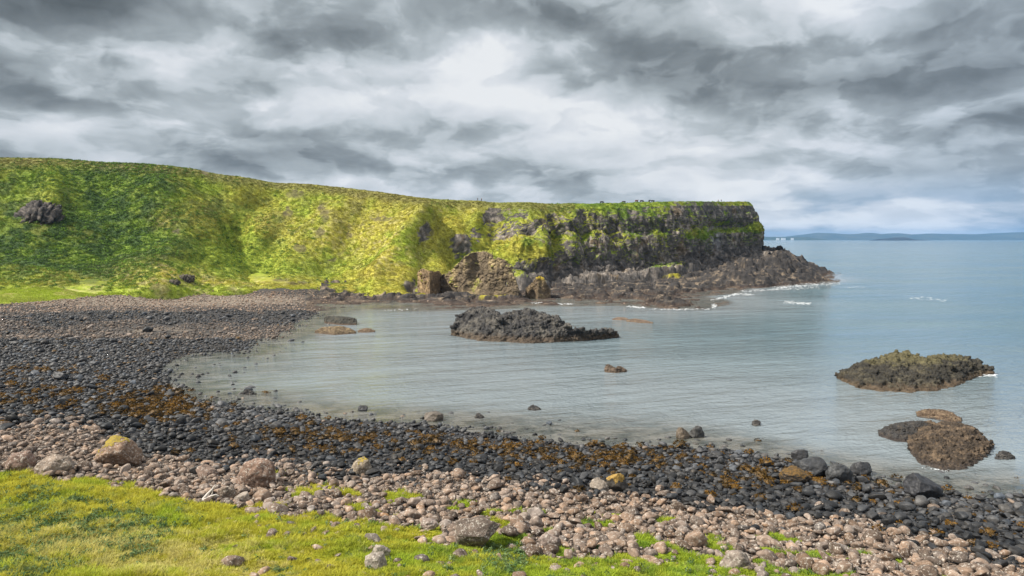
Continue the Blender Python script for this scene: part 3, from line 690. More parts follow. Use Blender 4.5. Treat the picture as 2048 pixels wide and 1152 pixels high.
# ------------------------------------------------------------------ meadow grass
def build_meadow():
    N0 = 260000
    px = RNG.uniform(-120, 2100, N0); py = RNG.uniform(930, 1290, N0)
    p = at(px, py, 4.6); x, y = p[:, 0], p[:, 1]
    for _ in range(3):
        z = terr(x, y); q = at(px, py, z); x, y = q[:, 0], q[:, 1]
    z = terr(x, y)
    _, _, g, _l = field_zone(x, y, z)
    keep = g & (RNG.random(N0) < np.where(py > 1160, 0.25, 1.0)); P = np.stack([x, y, z], -1)[keep]; px, py = px[keep], py[keep]
    P = P[:110000]; px = px[:110000]; py = py[:110000]
    c, wd = near_colour(P, px, py)
    n = len(P)
    hb = fbm(P / 2.2 + 3, 2)
    h = RNG.uniform(0.12, 0.30, n) * (1 + 1.3 * hb) * np.interp(px, [0, 600, 1400], [1.35, 1.0, 0.7])
    up = np.tile([0, 0, 1.0], (n, 1)) + RNG.normal(size=(n, 3)) * 0.15
    up /= np.linalg.norm(up, axis=1)[:, None]
    v, t, cc = tufts(P, up, c, 6, h, np.full(n, 0.016), np.full(n, 0.13), 0.75, 0.28)
    tag(mesh_obj('meadow_grass', v, t, M['blades'], cols=cc, smooth=False), kind='stuff')
    # nettles, docks and other weeds in low clumps
    wn = fbm(P / 1.5 + 77, 2)
    k = np.nonzero((wd * 1.0 + 0.5 * wn > 0.32) & (RNG.random(n) < 0.12))[0]
    k = np.r_[k, RNG.choice(n, 500)]
    Q = P[k]; m = 26; nn = len(Q); r = RNG.uniform(0.10, 0.34, nn)
    dirs = RNG.normal(size=(nn * m, 3)); dirs[:, 2] = np.abs(dirs[:, 2]); dirs /= np.linalg.norm(dirs, axis=1)[:, None]
    R = np.repeat(r, m)
    ctr = np.repeat(Q, m, 0) + dirs * (R * RNG.uniform(0.5, 1, nn * m))[:, None] * [1, 1, 1.5]
    a = RNG.normal(size=(nn * m, 3)); a /= np.linalg.norm(a, axis=1)[:, None]; b = np.cross(dirs, a)
    s1 = (R * 0.36)[:, None]; s2 = (R * 0.16)[:, None]
    V = np.stack([ctr - a * s1, ctr + b * s2, ctr + a * s1, ctr - b * s2], 1).reshape(-1, 3)
    wc = mixc(np.tile([0.06, 0.12, 0.035], (nn, 1)), np.array([0.16, 0.22, 0.09]), RNG.random(nn))
    tag(mesh_obj('weeds', V, np.arange(len(V)).reshape(-1, 4), M['leaves'], cols=np.repeat(np.repeat(wc, m, 0) * RNG.uniform(.7, 1.3, (nn * m, 1)), 4, 0), smooth=False), kind='stuff')
build_meadow()

# ------------------------------------------------------------------ boulders
def ico(sub):
    bm = bmesh.new(); bmesh.ops.create_icosphere(bm, subdivisions=sub, radius=1)
    V = np.array([v.co[:] for v in bm.verts]); T = np.array([[v.index for v in f.verts] for f in bm.faces]); bm.free()
    return V, T
ICO = {s: ico(s) for s in (1, 2, 3, 4, 5)}
def rock_shape(seed, sub, blocky=0.5, rough=1.0):
    r = np.random.default_rng(seed)
    V, T = ICO[sub]; V = V.copy()
    V *= (1 + 0.30 * fbm(V * 0.9 + seed * 3.1, 2))[:, None]
    for _ in range(int(6 + blocky * 11)):
        n = r.normal(size=3); n /= np.linalg.norm(n); d = r.uniform(0.50, 0.85) if blocky > .35 else r.uniform(0.66, 0.92)
        e = V @ n - d
        V -= np.where(e > 0, e * r.uniform(0.7, 0.95), 0)[:, None] * n
    if sub >= 2: V *= (1 + 0.13 * rough * fbm(V * 2.4 + seed, 3))[:, None]
    if sub >= 4: V *= (1 + 0.05 * rough * fbm(V * 7 + seed, 3, ridge=True))[:, None]
    V *= np.array([r.uniform(0.95, 1.5), r.uniform(0.75, 1.0), r.uniform(0.5, 0.85)])
    return V / np.abs(V[:, :2]).max(), T
NPROTO = 14
PROTO = {s: [rock_shape(100 + k, s, blocky=(0.3, 0.6, 1.0)[k % 3]) for k in range(NPROTO)] for s in (1, 2, 3)}
PROTO_ME = {}
def proto_mesh(k, mat, name):
    key = (k, mat)
    if key not in PROTO_ME:
        V, T = PROTO[3][k]
        o = mesh_obj(name, V, T, M[mat]); PROTO_ME[key] = o.data
        bpy.data.objects.remove(o)
    return PROTO_ME[key]
def rotm(yaw, tx, ty):
    return np.array(Matrix.Rotation(yaw, 3, 'Z') @ Matrix.Rotation(tx, 3, 'X') @ Matrix.Rotation(ty, 3, 'Y'))

HERO = [  # frame x, y of the base | width in frame px | aspect h/w | material | tint | seed, blocky, label
 (228, 934, 88, 0.68, 'pale', (0.19, 0.125, 0.085), 1, .7, 'largest pink-brown boulder on the left shore, capped with yellow lichen', 'capped'),
 (507, 976, 82, 0.66, 'pale', (0.17, 0.11, 0.08), 2, .3, 'big rounded brown boulder with a dark hollow beneath it, right of the driftwood', None),
 (950, 1096, 90, 0.62, 'pale', (0.13, 0.10, 0.08), 3, .8, 'big dark-sided boulder sitting alone on the edge of the meadow', None),
 (34, 943, 54, 0.72, 'pale', (0.16, 0.105, 0.08), 4, .2, 'round brown boulder at the left end of the meadow edge', None),
 (92, 950, 70, 0.52, 'pale', (0.20, 0.155, 0.12), 5, .4, 'low lichen-crusted boulder beside the round brown one at the left end', None),
 (752, 1143, 46, 0.72, 'pale', (0.24, 0.205, 0.17), 6, .9, 'nearest blocky pale boulder, standing in the meadow grass', None),
 (760, 1118, 40, 0.7, 'pale', (0.25, 0.215, 0.18), 7, .8, 'pale boulder leaning behind the nearest blocky one in the meadow', None),
 (1238, 984, 48, 0.78, 'dark', (0.055, 0.048, 0.04), 8, .4, 'black boulder with an ochre-stained top among dark stones', 'ochre'),
 (1858, 1000, 78, 0.62, 'dark', (0.030, 0.030, 0.033), 9, .9, 'large black angular boulder cut by a pale vein near the water', None),
 (1726, 952, 46, 0.68, 'dark', (0.045, 0.045, 0.047), 10, .4, 'squarish black boulder at the water edge below the brown skerry', None),
 (1634, 954, 66, 0.52, 'dark', (0.040, 0.041, 0.043), 11, .5, 'long sloping black boulder left of the two squarish ones at the water edge', None),
 (1682, 966, 54, 0.7, 'dark', (0.048, 0.049, 0.050), 12, .3, 'rounded grey boulder between the long sloping one and the squarish one', None),
 (1605, 922, 36, 0.7, 'dark', (0.043, 0.043, 0.045), 13, .4, 'dark rounded boulder standing apart just above the long sloping one', None),
 (1366, 878, 28, 0.95, 'dark', (0.11, 0.085, 0.06), 14, .3, 'brown upright boulder, left one of a touching pair in the shallows', None),
 (1394, 876, 32, 0.85, 'dark', (0.055, 0.053, 0.05), 15, .3, 'grey boulder, right one of a touching pair in the shallows', None),
 (1592, 966, 62, 0.45, 'dark', (0.05, 0.04, 0.03), 16, .3, 'dark boulder draped with bright orange seaweed', 'weed'),
 (865, 842, 40, 0.5, 'dark', (0.12, 0.10, 0.08), 17, .5, 'flat grey-brown boulder reaching into the shallows, near the bay middle', None),
 (726, 822, 20, 0.7, 'dark', (0.035, 0.035, 0.037), 18, .9, 'small pointed dark rock standing in the shallows', None),
 (1474, 1140, 62, 0.6, 'pale', (0.22, 0.18, 0.15), 19, .9, 'knobbly pale boulder in the meadow tip on the right', None),
 (1200, 985, 40, 0.62, 'pale', (0.21, 0.175, 0.14), 20, .9, 'wedge-shaped pale boulder left of the ochre-stained one', None),
 (722, 948, 44, 0.7, 'pale', (0.20, 0.16, 0.115), 21, .8, 'craggy brown boulder with yellow lichen on its upper edge', 'capped'),
 (412, 958, 42, 0.62, 'pale', (0.19, 0.135, 0.105), 22, .4, 'pinkish boulder behind the driftwood', None),
 (450, 1000, 42, 0.66, 'pale', (0.17, 0.13, 0.10), 23, .3, 'brown boulder leaning over the bleached driftwood', None),
 (483, 1006, 32, 0.66, 'pale', (0.24, 0.20, 0.165), 24, .4, 'pale boulder on the meadow edge right of the driftwood', None),
 (855, 1060, 40, 0.5, 'pale', (0.2, 0.155, 0.13), 25, .4, 'low lichened boulder half sunk in turf left of the dark-sided one', None),
 (1100, 1098, 48, 0.62, 'pale', (0.2, 0.155, 0.13), 26, .5, 'brown boulder on the meadow edge right of the dark-sided one', None),
 (118, 762, 30, 0.62, 'dark', (0.035, 0.035, 0.037), 27, .5, 'round black boulder standing up from the flat left shore', None),
 (292, 664, 22, 0.5, 'dark', (0.035, 0.035, 0.035), 28, .8, 'flat-topped black rock alone on the far brown shore', None),
]
LAND = []
def build_boulders():
    taken = []      # x, y, r
    cell = {}
    def add_cell(x, y, r): cell.setdefault((int(x // 2.2), int(y // 2.2)), []).append((x, y, r))
    def free(x, y, r, f=0.78):
        i, j = int(x // 2.2), int(y // 2.2)
        for a in (-1, 0, 1):
            for b in (-1, 0, 1):
                for (X, Y, R) in cell.get((i + a, j + b), ()):
                    if (X - x) ** 2 + (Y - y) ** 2 < (f * (R + r)) ** 2: return False
        return True
    # the ones that stand out
    for (px, py, wpx, asp, mat, tn, seed, blk, label, extra) in HERO:
        p = at(px, py, 3.0)
        for _ in range(5):
            z = float(terr(np.array([p[0]]), np.array([p[1]]))[0]); p = at(px, py, max(z, 0))
        dist = proj(p)[2]; r = 0.5 * wpx / F * dist
        V, T = rock_shape(500 + seed, 5, blk, 1.3)
        ext = V[:, 0].max() - V[:, 0].min(); hx = V[:, 2].max() - V[:, 2].min()
        V = V * np.array([2 * r / ext, 2 * r / ext, 2 * r * asp * 1.28 / hx])
        zb = max(z, -0.2)
        c = np.array([p[0], p[1] + r * 0.5, zb - V[:, 2].min() * 0.5])
        name = {'pale': 'lichen_boulder', 'dark': 'wet_boulder'}[mat]
        o = mesh_obj(name, V, T, M[mat]); o.location = c; o.color = (*tn, 0.0 if extra == 'weed' else 1.0)
        tag(o, label, 'boulder', 'shore boulders that stand out')
        LAND.append((label, px, py))
        add_cell(c[0], c[1], r)
        if extra in ('capped', 'ochre'):
            # crust of lichen: a thin skin over the top of the stone
            nz = V[:, 2] / V[:, 2].max(); n = fbm(V * 2.2 / r + seed, 3) + 0.9 * fbm(V * 7 / r + seed, 2)
            lim = (0.62 if seed == 1 else 0.80) if extra == 'capped' else 0.30
            side = 0 if extra == 'capped' and seed != 1 else 0.5 * (V[:, 0] / r)
            sel = (nz - side * (seed == 1) + n * 0.5 > lim)
            q = T[sel[T].all(1)]
            if len(q):
                v2, q2 = compact(V * 1.012 + [0, 0, 0.008], q)
                m, N = new_mat('yellow_lichen' if extra == 'capped' else 'ochre_stain')
                nn = N.noise(wpos(N), 9, 4, 0.65)
                cc = ((0.30, 0.225, 0.03), (0.20, 0.155, 0.07)) if extra == 'capped' else ((0.20, 0.12, 0.03), (0.38, 0.26, 0.09))
                finish(m, N, N.mix(N.sm(nn, 0.4, 0.62), *cc), 0.95, nn, 0.6, 0.05, 0.1)
                mesh_obj('lichen_cap', v2, q2, m, parent=o)
    # candidates
    cand = []
    def batch(n, px0, px1, py0, py1, rmin, rmax, power):
        px = RNG.uniform(px0, px1, n); py = RNG.uniform(py0, py1, n)
        p = at(px, py, 2.0)
        zc_ = np.full(n, 2.0)
        for _ in range(9):
            zc_ = lerp(zc_, terr0(p[:, 0], p[:, 1]), 0.45); p = at(px, py, zc_)
        p[:, 2] = terr(p[:, 0], p[:, 1]); px, py, _ = proj(p)
        u = RNG.random(n); r = 0.86 * rmin * (rmax / rmin) ** (u ** power)
        cand.append(np.c_[p, r, px, py])
    batch(1500, -160, 2320, 815, 1190, 0.5, 0.95, 1.6)
    batch(72000, -160, 2320, 815, 1190, 0.15, 0.60, 1.5)
    batch(54000, -160, 2320, 815, 1190, 0.08, 0.15, 1.0)
    batch(700, -120, 640, 672, 860, 0.6, 1.1, 1.6)
    batch(40000, -120, 640, 672, 860, 0.15, 0.6, 1.5)
    batch(300, -120, 640, 625, 690, 0.6, 1.3, 1.6)
    batch(22000, -120, 680, 580, 690, 0.22, 0.55, 1.6)
    batch(4500, 250, 2100, 690, 985, 0.12, 0.5, 2.0)
    batch(500, 420, 720, 620, 700, 0.2, 0.6, 1.6)
    batch(1200, 620, 1300, 560, 612, 0.3, 0.7, 1.8)
    Cn = np.vstack(cand)
    Cn = Cn[np.argsort(-Cn[:, 3], kind='stable')]
    x, y, z, r = Cn[:, 0], Cn[:, 1], Cn[:, 2], Cn[:, 3]
    px, py = Cn[:, 4], Cn[:, 5]
    fx, fy, g, lawn = field_zone(x, y, z)
    nz1 = fbm(np.c_[x, y, x * 0] / 5, 3); nz2 = fbm(np.c_[x, y, x * 0] / 1.7 + 20, 2)
    water = (z <= 0.0)
    ok = (z > -0.05 - 0.25 * r) | water
    ok &= ~water | (RNG.random(len(x)) < np.where(z > -0.22, 0.20, 0.07) * (1 + 1.5 * ss(nz1, 0.1, 0.4))) & (z > -0.55)
    ok &= ~lawn
    ok &= ~(g & (RNG.random(len(x)) > 0.05 * ss(nz2, -0.05, 0.3) * np.interp(px, [0, 450, 560, 1100], [0.12, 0.5, 7.0, 7.0]) * (0.25 + 1.6 * np.exp(-np.maximum(py - edge_meadow(px), 0) / 30))))
    ok &= (y < 235) | (px < 610) | (RNG.random(len(x)) < 0.15)
    bare = gauss(px, py, 330, 662, 170, 14) + gauss(px, py, 60, 780, 60, 10)       # flat brown rock with few stones
    ok &= RNG.random(len(x)) > bare * 0.85
    idx = np.nonzero(ok)[0]
    sel = []
    for i in idx:
        f = 0.70 if r[i] > 0.3 else 0.60
        if g[i]: f = 0.9
        if free(x[i], y[i], r[i], f):
            sel.append(i); add_cell(x[i], y[i], r[i])
    sel = np.array(sel)
    x, y, z, r, px, py, g, nz1, nz2 = (q[sel] for q in (x, y, z, r, px, py, g, nz1, nz2))
    n = len(sel)
    # which are dark and wet, which pale
    near_dark = (py + nz1 * 34 + RNG.normal(size=n) * 11 < edge_dark(px)) & (y < 135)
    farm = y >= 118
    nbig = fbm(np.c_[x, y * 0.6, x * 0] / 16 + 33, 3)
    fdark = ss(0.22 + nbig * 0.9 + 0.9 * gauss(px, py, 330, 633, 330, 12) + 1.2 * ss(py, 672, 690) + nz1 * 0.75 - 0.5 * gauss(px, py, 300, 662, 200, 12) - ss(628, py, py + 14) * 0.5 + ss(px, 520, 600) * 0.3, 0.30, 0.5) > RNG.random(n)
    dark = np.where(farm, fdark, near_dark)
    weedf = np.clip(1.3 * gauss(px, py, 320, 815, 110, 32) + 0.8 * gauss(px, py, 620, 868, 140, 26) + 0.75 * gauss(px, py, 900, 895, 200, 22) + 0.75 * gauss(px, py, 1220, 915, 220, 24) + 0.8 * gauss(px, py, 1560, 955, 150, 26) + 0.5 * gauss(px, py, 60, 790, 120, 30) + 0.35 * gauss(px, py, 1800, 990, 150, 30) + 0.5 * gauss(px, py, 100, 735, 120, 14), 0, 1)
    weed = dark & (weedf * 1.0 + nz2 * 0.75 + RNG.normal(size=n) * 0.38 > 0.76)
    zz = np.where(water[sel], np.maximum(z, -0.25), z) + r * RNG.uniform(-0.05, 0.62, n)
    zz = np.where(g, z + r * RNG.uniform(-0.1, 0.25, n), zz)
    tn = np.zeros((n, 3)); jit = RNG.uniform(0.5, 1.55, (n, 1)); hue = RNG.normal(size=(n, 1))
    pal = np.array([0.168, 0.122, 0.092]) * jit * (1 + hue * np.array([0.06, 0.0, -0.07]))
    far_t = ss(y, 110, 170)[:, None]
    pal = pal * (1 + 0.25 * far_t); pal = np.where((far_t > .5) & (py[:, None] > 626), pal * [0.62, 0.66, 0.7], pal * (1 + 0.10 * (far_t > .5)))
    dk = np.array([0.024, 0.024, 0.0245]) * jit ** 1.7 * (1 + hue * np.array([0.05, 0.0, -0.06]))
    dk = dk * (1 + 0.9 * ss(edge_dark(px) - py, 30, 85))[:, None]      # greyer stones nearer the water
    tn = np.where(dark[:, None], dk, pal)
    odd = RNG.random(n) < 0.012; tn[odd & dark] = [0.16, 0.12, 0.09]
    k = RNG.integers(0, NPROTO, n); yaw = RNG.uniform(0, 6.28, n); tx = RNG.normal(size=n) * 0.22; ty = RNG.normal(size=n) * 0.22
    dist = proj(np.c_[x, y, zz])[2]; show = r / dist
    inframe = (px > -15) & (px < 2063) & (py < 1165)
    zs = RNG.uniform(0.85, 1.15, n)
    indiv = np.zeros(n, bool)
    for flag in (dark & ~weed, dark & weed, ~dark):
        q = np.nonzero(flag & inframe & ~farm)[0]; lim = {0: 230, 1: 50, 2: 275}[0 if flag is not None and flag[q].any() and dark[q].all() and not weed[q].any() else (1 if dark[q].all() else 2)]
        indiv[q[np.argsort(-show[q])[:lim]]] = True
    marks = [(m_[1], m_[2], t_) for m_, t_ in zip(HERO_PTS, HERO_SHORT)]
    for i in np.nonzero(indiv)[0]:
        mat = 'dark' if dark[i] else 'pale'
        name = 'wet_boulder' if dark[i] else 'lichen_boulder'
        o = bpy.data.objects.new(name, proto_mesh(int(k[i]), mat, name)); COL.objects.link(o)
        Rm = Matrix(rotm(yaw[i], tx[i], ty[i]).tolist())
        o.matrix_world = Matrix.Translation((x[i], y[i], zz[i])) @ Rm.to_4x4() @ Matrix.Diagonal((r[i], r[i], r[i] * zs[i], 1))
        o.color = (*tn[i], 0.0 if weed[i] else 1.0)
        d = [(abs(px[i] - a) + 1.6 * abs(py[i] - b), a, b, t) for a, b, t in marks]
        _, a, b, t = min(d)
        dx, dy = px[i] - a, py[i] - b
        rel = ('just ' if abs(dx) + abs(dy) < 55 else '') + (('right of' if dx > 0 else 'left of') if abs(dx) > 1.3 * abs(dy) else ('behind' if dy < 0 else 'in front of'))
        wpx = 2 * show[i] * F
        size = 'large' if wpx > 34 else 'medium' if wpx > 24 else 'small'
        shape = ('rounded', 'faceted', 'blocky')[k[i] % 3]
        kind = 'seaweed-draped dark' if weed[i] else ('wet black' if dark[i] else ('turf-set lichened' if g[i] else 'lichen-spotted pale'))
        tag(o, f'{size} {shape} {kind} boulder {rel} {t}', 'boulder', 'seaweed-covered boulders along the tide line' if weed[i] else ('dark wet boulders of the lower shore' if dark[i] else 'pale lichened boulders of the upper shore'))
    # the countless rest
    def pile(name, flag, mat):
        VV, TT, CC = [], [], []; off = 0
        for i in np.nonzero(flag)[0]:
            s = 2 if show[i] * F > 2.4 else 1
            if show[i] * F > 9: s = 3
            V, T = PROTO[s][k[i]]
            v = (V * [r[i], r[i], r[i] * zs[i]]) @ rotm(yaw[i], tx[i], ty[i]).T + [x[i], y[i], zz[i]]
            VV.append(v.astype(np.float32)); TT.append(T + off); off += len(V)
            CC.append(np.tile(np.r_[tn[i], 0.0 if weed[i] else 1.0].astype(np.float32), (len(V), 1)))
        o = mesh_obj(name, np.vstack(VV), np.vstack(TT), M[mat], cols=np.vstack(CC)); tag(o, kind='stuff')
    rest = ~indiv
    pile('pale_shingle', rest & ~dark & ~farm, 'pale_stuff'); pile('dark_shingle', rest & dark & ~farm, 'dark_stuff')
    pile('far_pale_shingle', rest & ~dark & farm, 'pale_stuff'); pile('far_dark_shingle', rest & dark & farm, 'dark_stuff')
    # fronds of wrack over the weedy stones
    q = np.nonzero(weed & (y < 120))[0]
    m = 26; nn = len(q)
    dirs = RNG.normal(size=(nn * m, 3)); dirs[:, 2] = np.abs(dirs[:, 2]) * 0.9 + 0.15; dirs /= np.linalg.norm(dirs, axis=1)[:, None]
    R = np.repeat(r[q], m)
    P = np.repeat(np.c_[x[q], y[q], zz[q]], m, 0) + dirs * R[:, None] * [0.98, 0.9, 0.78]
    c = mixc(np.tile([0.05, 0.032, 0.010], (nn, 1)), np.array([0.20, 0.105, 0.018]), ss(RNG.random(nn) + 0.6 * nz2[q], 0.2, 1.1))
    c = np.repeat(c, m, 0) * RNG.uniform(.6, 1.4, (nn * m, 1))
    v, t, cc = tufts(P, dirs, c, 3, R * 0.28, R * 0.09, R * 0.15, 1.2, 0.3)
    tag(mesh_obj('seaweed', v, t, M['leaves'], cols=cc, smooth=False), kind='stuff')
    print('boulders', n, 'individual', indiv.sum(), 'weed', weed.sum(), 'far', farm.sum())
HERO_PTS = [('', h[0], h[1]) for h in HERO] + [('', 430, 985)]
HERO_SHORT = ['the yellow-capped boulder', 'the big rounded brown boulder', 'the dark-sided meadow boulder', 'the round leftmost boulder', 'the low crusted boulder', 'the nearest blocky boulder', 'the leaning meadow boulder', 'the ochre-topped boulder', 'the black veined boulder', 'the squarish black boulder', 'the long sloping boulder', 'the rounded grey boulder', 'the boulder standing apart', 'the touching pair', 'the touching pair', 'the orange-weeded boulder', 'the flat shallows boulder', 'the pointed shallows rock', 'the knobbly meadow boulder', 'the wedge-shaped boulder', 'the craggy brown boulder', 'the pinkish boulder', 'the boulder over the driftwood', 'the pale meadow-edge boulder', 'the half-sunk boulder', 'the brown meadow-edge boulder', 'the round black left-shore boulder', 'the lone flat-topped rock', 'the bleached driftwood']
build_boulders()

# ------------------------------------------------------------------ skerries and stacks
def sea_rock(name, label, cat, ridge, front, depth, cols, amp=0.5, base=0.0, seed=0, group=None, mat='skerry', nv=70, tide=True, asym=0.45, capc=None, crag=1.0, moss=0.0, kmul=1.0):
    """ridge: frame points of the skyline (left to right); front: frame points of the foot line; depth: metres front to back"""
    r = np.array(ridge, float); f = np.array(front, float)
    nu = max(60, int((r[-1, 0] - r[0, 0]) * 0.75)); nu = min(nu, 260)
    x = np.linspace(min(r[0, 0], f[0, 0]), max(r[-1, 0], f[-1, 0]), nu)
    ry = np.interp(x, r[:, 0], r[:, 1]); fy = np.interp(x, f[:, 0], f[:, 1])
    ext = np.maximum(fy - ry, 0.5); j = int(np.argmax(ext))
    Fp = at(x, fy, base)
    yr0 = Fp[j, 1] + depth * asym; dyj = -(ry[j] - CY) / F
    Hm = max(0.2, CAMH + yr0 / (_cp + dyj * _sp) * (-_sp + dyj * _cp) - base)
    H = np.maximum(Hm * (ext / ext[j]) ** 0.8, 0.08)
    yr = at(x, ry, base + H)[:, 1]
    dep = np.maximum((yr - Fp[:, 1]) / asym, 0.25)
    dep = np.convolve(np.pad(dep, 6, mode='edge'), np.ones(13) / 13, 'valid')
    vv = np.linspace(-0.14, 1.1, nv)
    prof = np.interp(vv, [-.14, 0, asym * .12, asym * .4, asym * .75, asym, .5 + asym * .5, .95, 1.1], [-.35, 0, .20, .52, .86, 1, .85, .3, -.4])
    G = np.zeros((nv, nu, 3))
    G[..., 0] = Fp[None, :, 0] + (x - CX)[None] / F * (vv[:, None] * dep[None]); G[..., 1] = Fp[None, :, 1] + vv[:, None] * dep[None]
    G[..., 2] = base + prof[:, None] * H[None]
    P = G.reshape(-1, 3); n = grid_normals(G).reshape(-1, 3)
    n = np.where(n[:, 2:3] < 0, -n, n)
    k = max(0.5, H.max() * 0.35) * kmul; rr = np.random.default_rng(int(seed) + 900)
    P = P + n * (fbm(P / (k * 1.6) + seed, 3, ridge=True) * amp * k * 0.55)[:, None]
    # crags: angular blocks fused into the hump
    bot = P.copy(); bot[:, 2] = base - max(1.2, k)
    Q = grid_quads(nv, nu); ii = np.arange(nv * nu).reshape(nv, nu); o_ = nv * nu
    bd = np.r_[ii[0, :-1], ii[:-1, -1], ii[-1, :0:-1], ii[:0:-1, 0]]; bn_ = np.roll(bd, -1)
    T = np.vstack([np.vstack([Q[:, [0, 1, 2]], Q[:, [0, 2, 3]]]), np.vstack([Q[:, [2, 1, 0]], Q[:, [3, 2, 0]]]) + o_, np.stack([bn_, bd, bd + o_], 1), np.stack([bn_, bd + o_, bn_ + o_], 1)])
    VV, TT, off = [P, bot], [T], 2 * o_
    wid = P[:, 0].max() - P[:, 0].min()
    nb = int(np.clip(wid * depth / (k * k) * 1.3, 18, 300) * min(1.0, crag))
    for j in range(nb):
        c0 = P[ii[rr.integers(int(nv * .08), int(nv * .9)), rr.integers(1, nu - 1)]]
        if c0[2] < base - 0.1 * k: continue
        rad = k * (0.16 + 0.55 * rr.random() ** 2.0) * (0.6 + amp) * min(1.0, 0.3 + (c0[2] - base) / H.max())
        v_, t_ = PROTO[2][rr.integers(0, NPROTO)]
        v_ = (v_ * [rad * rr.uniform(.9, 1.5), rad, rad * rr.uniform(.7, 1.0)]) @ rotm(rr.uniform(0, 6.28), rr.normal() * .3, rr.normal() * .3).T + c0 - [0, 0, rad * 0.35]
        VV.append(v_); TT.append(t_ + off); off += len(v_)
    o0 = mesh_obj('rough_shape', np.vstack(VV), np.vstack(TT))
    md = o0.modifiers.new('r', 'REMESH'); md.mode = 'VOXEL'; md.voxel_size = float(np.clip(wid / 210, 0.035, 0.4))
    em = bpy.data.meshes.new_from_object(o0.evaluated_get(bpy.context.evaluated_depsgraph_get()))
    bpy.data.objects.remove(o0)
    P = np.zeros(len(em.vertices) * 3, np.float32); em.vertices.foreach_get('co', P); P = P.reshape(-1, 3).astype(float)
    n = np.zeros(len(P) * 3, np.float32); em.vertices.foreach_get('normal', n); n = n.reshape(-1, 3).astype(float)
    w1_, w2_, wi_ = worley(P * [1, 1, 1.5] / (k * 0.42) + seed); x1_, x2_, xi_ = worley(P / (k * 0.17) + seed)
    P2 = P + n * ((fbm(P / (k * 0.35) + seed, 3, ridge=True) * 0.09 + ((wi_ % 13) / 13 - 0.5) * 0.26 - 0.12 * ss(w2_ - w1_, 0.14, 0) + ((xi_ % 13) / 13 - 0.5) * 0.12 - 0.05 * ss(x2_ - x1_, 0.14, 0)) * k * np.clip((P[:, 2] - base) / (0.3 * H.max()) + 0.3, 0.3, 1) * (0.6 + 0.8 * amp) * crag)[:, None]
    if crag > 1:      # layered, broken ledges
        up_ = np.clip((P[:, 2] - base) / (0.4 * H.max()), 0.1, 1)
        P2 = P + n * ((fbm(P * [1, 1, 1.4] / (k * 1.5) + seed, 4, 0.55, ridge=True) * 0.75 - 0.1 + (P2 - P).__mul__(n).sum(1) / k * 0.22) * k * 0.8 * up_)[:, None]
        st = H.max() * 0.17; g_ = (P2[:, 2] - base) / st + 0.9 * fbm(P2 * [1, 1, 0.2] / (k * 2.2) + seed + 7, 3) + 0.10 * P2[:, 0] / k
        fr = g_ - np.floor(g_); P2[:, 2] += st * (ss(fr, 0.5, 0.95) - fr) * 0.9 * up_
        P2 = P2 + n * (fbm(P2 / (k * 0.22) + seed, 3, ridge=True) * 0.06 * k)[:, None]
    em.vertices.foreach_set('co', P2.astype(np.float32).ravel())
    n1 = fbm(P2 / (k * 1.2) + seed + 3, 3); n2 = fbm(P2 / (k * 0.35) + seed + 9, 2)
    a, b, c_ = (np.array(q) for q in cols)
    c = mixc(np.tile(a, (len(P), 1)), b, ss(n1 + 0.5 * n2, -0.15, 0.5))
    if tide: c = mixc(c, c_, ss(P2[:, 2] - base + n2 * 0.3 * k, 0.30 * H.max(), 0.10 * H.max()) * 0.85)
    else: c = mixc(c, c_, ss(n1 * 0.6 - n2 * 0.5 + n[:, 2] * 0.5, 0.25, 0.6))
    if moss: c = mixc(c, np.array([0.27, 0.27, 0.05]), moss * ss(n[:, 2] + n1 * 0.5, 0.45, 0.8))
    if capc is not None:
        c = mixc(c, np.array(capc), ss(P2[:, 2] - base + n1 * 0.4 * k, 0.78 * H.max(), 0.98 * H.max()))
    c4 = np.ones((len(P2), 4), np.float32); c4[:, :3] = c
    at_ = em.attributes.new('tint', 'FLOAT_COLOR', 'POINT'); at_.data.foreach_set('color', c4.ravel())
    em.materials.clear(); em.materials.append(M[mat]); em.name = name
    em.polygons.foreach_set('use_smooth', np.ones(len(em.polygons), bool)); em.update()
    o = bpy.data.objects.new(name, em); COL.objects.link(o)
    tag(o, label, cat, group); return o
BK, GY, BR, TAN, RED, OL = (0.045, 0.043, 0.042), (0.115, 0.105, 0.09), (0.10, 0.068, 0.045), (0.21, 0.155, 0.10), (0.11, 0.055, 0.035), (0.13, 0.135, 0.075)
sk = 'rocks standing out of the water in the bay'
sea_rock('skerry', 'large black jagged skerry in mid bay, its tail low on the right', 'skerry',
         [(905, 662), (914, 648), (928, 632), (942, 622), (958, 617), (976, 621), (990, 624), (1000, 634), (1020, 627), (1042, 626), (1056, 621), (1072, 627), (1090, 633), (1108, 639), (1128, 652), (1150, 656), (1180, 661), (1215, 659), (1228, 664), (1238, 672)],
         [(905, 670), (960, 681), (1060, 686), (1160, 682), (1238, 674)], 24, (BK, GY, (0.085, 0.062, 0.042)), 0.60, 0, 3, sk)
sea_rock('skerry', 'broad dark olive-brown skerry on the right with white surf at its right tip', 'skerry',
         [(1678, 754), (1700, 740), (1730, 728), (1760, 722), (1790, 714), (1812, 715), (1840, 724), (1870, 719), (1905, 717), (1935, 722), (1950, 732), (1975, 742), (1985, 746)],
         [(1678, 758), (1720, 774), (1790, 783), (1860, 780), (1915, 768), (1950, 752), (1985, 748)], 25, ((0.036, 0.033, 0.027), (0.085, 0.074, 0.050), (0.085, 0.06, 0.038)), 0.62, 0, 11, sk, capc=(0.10, 0.088, 0.045), asym=.6, kmul=1.75)
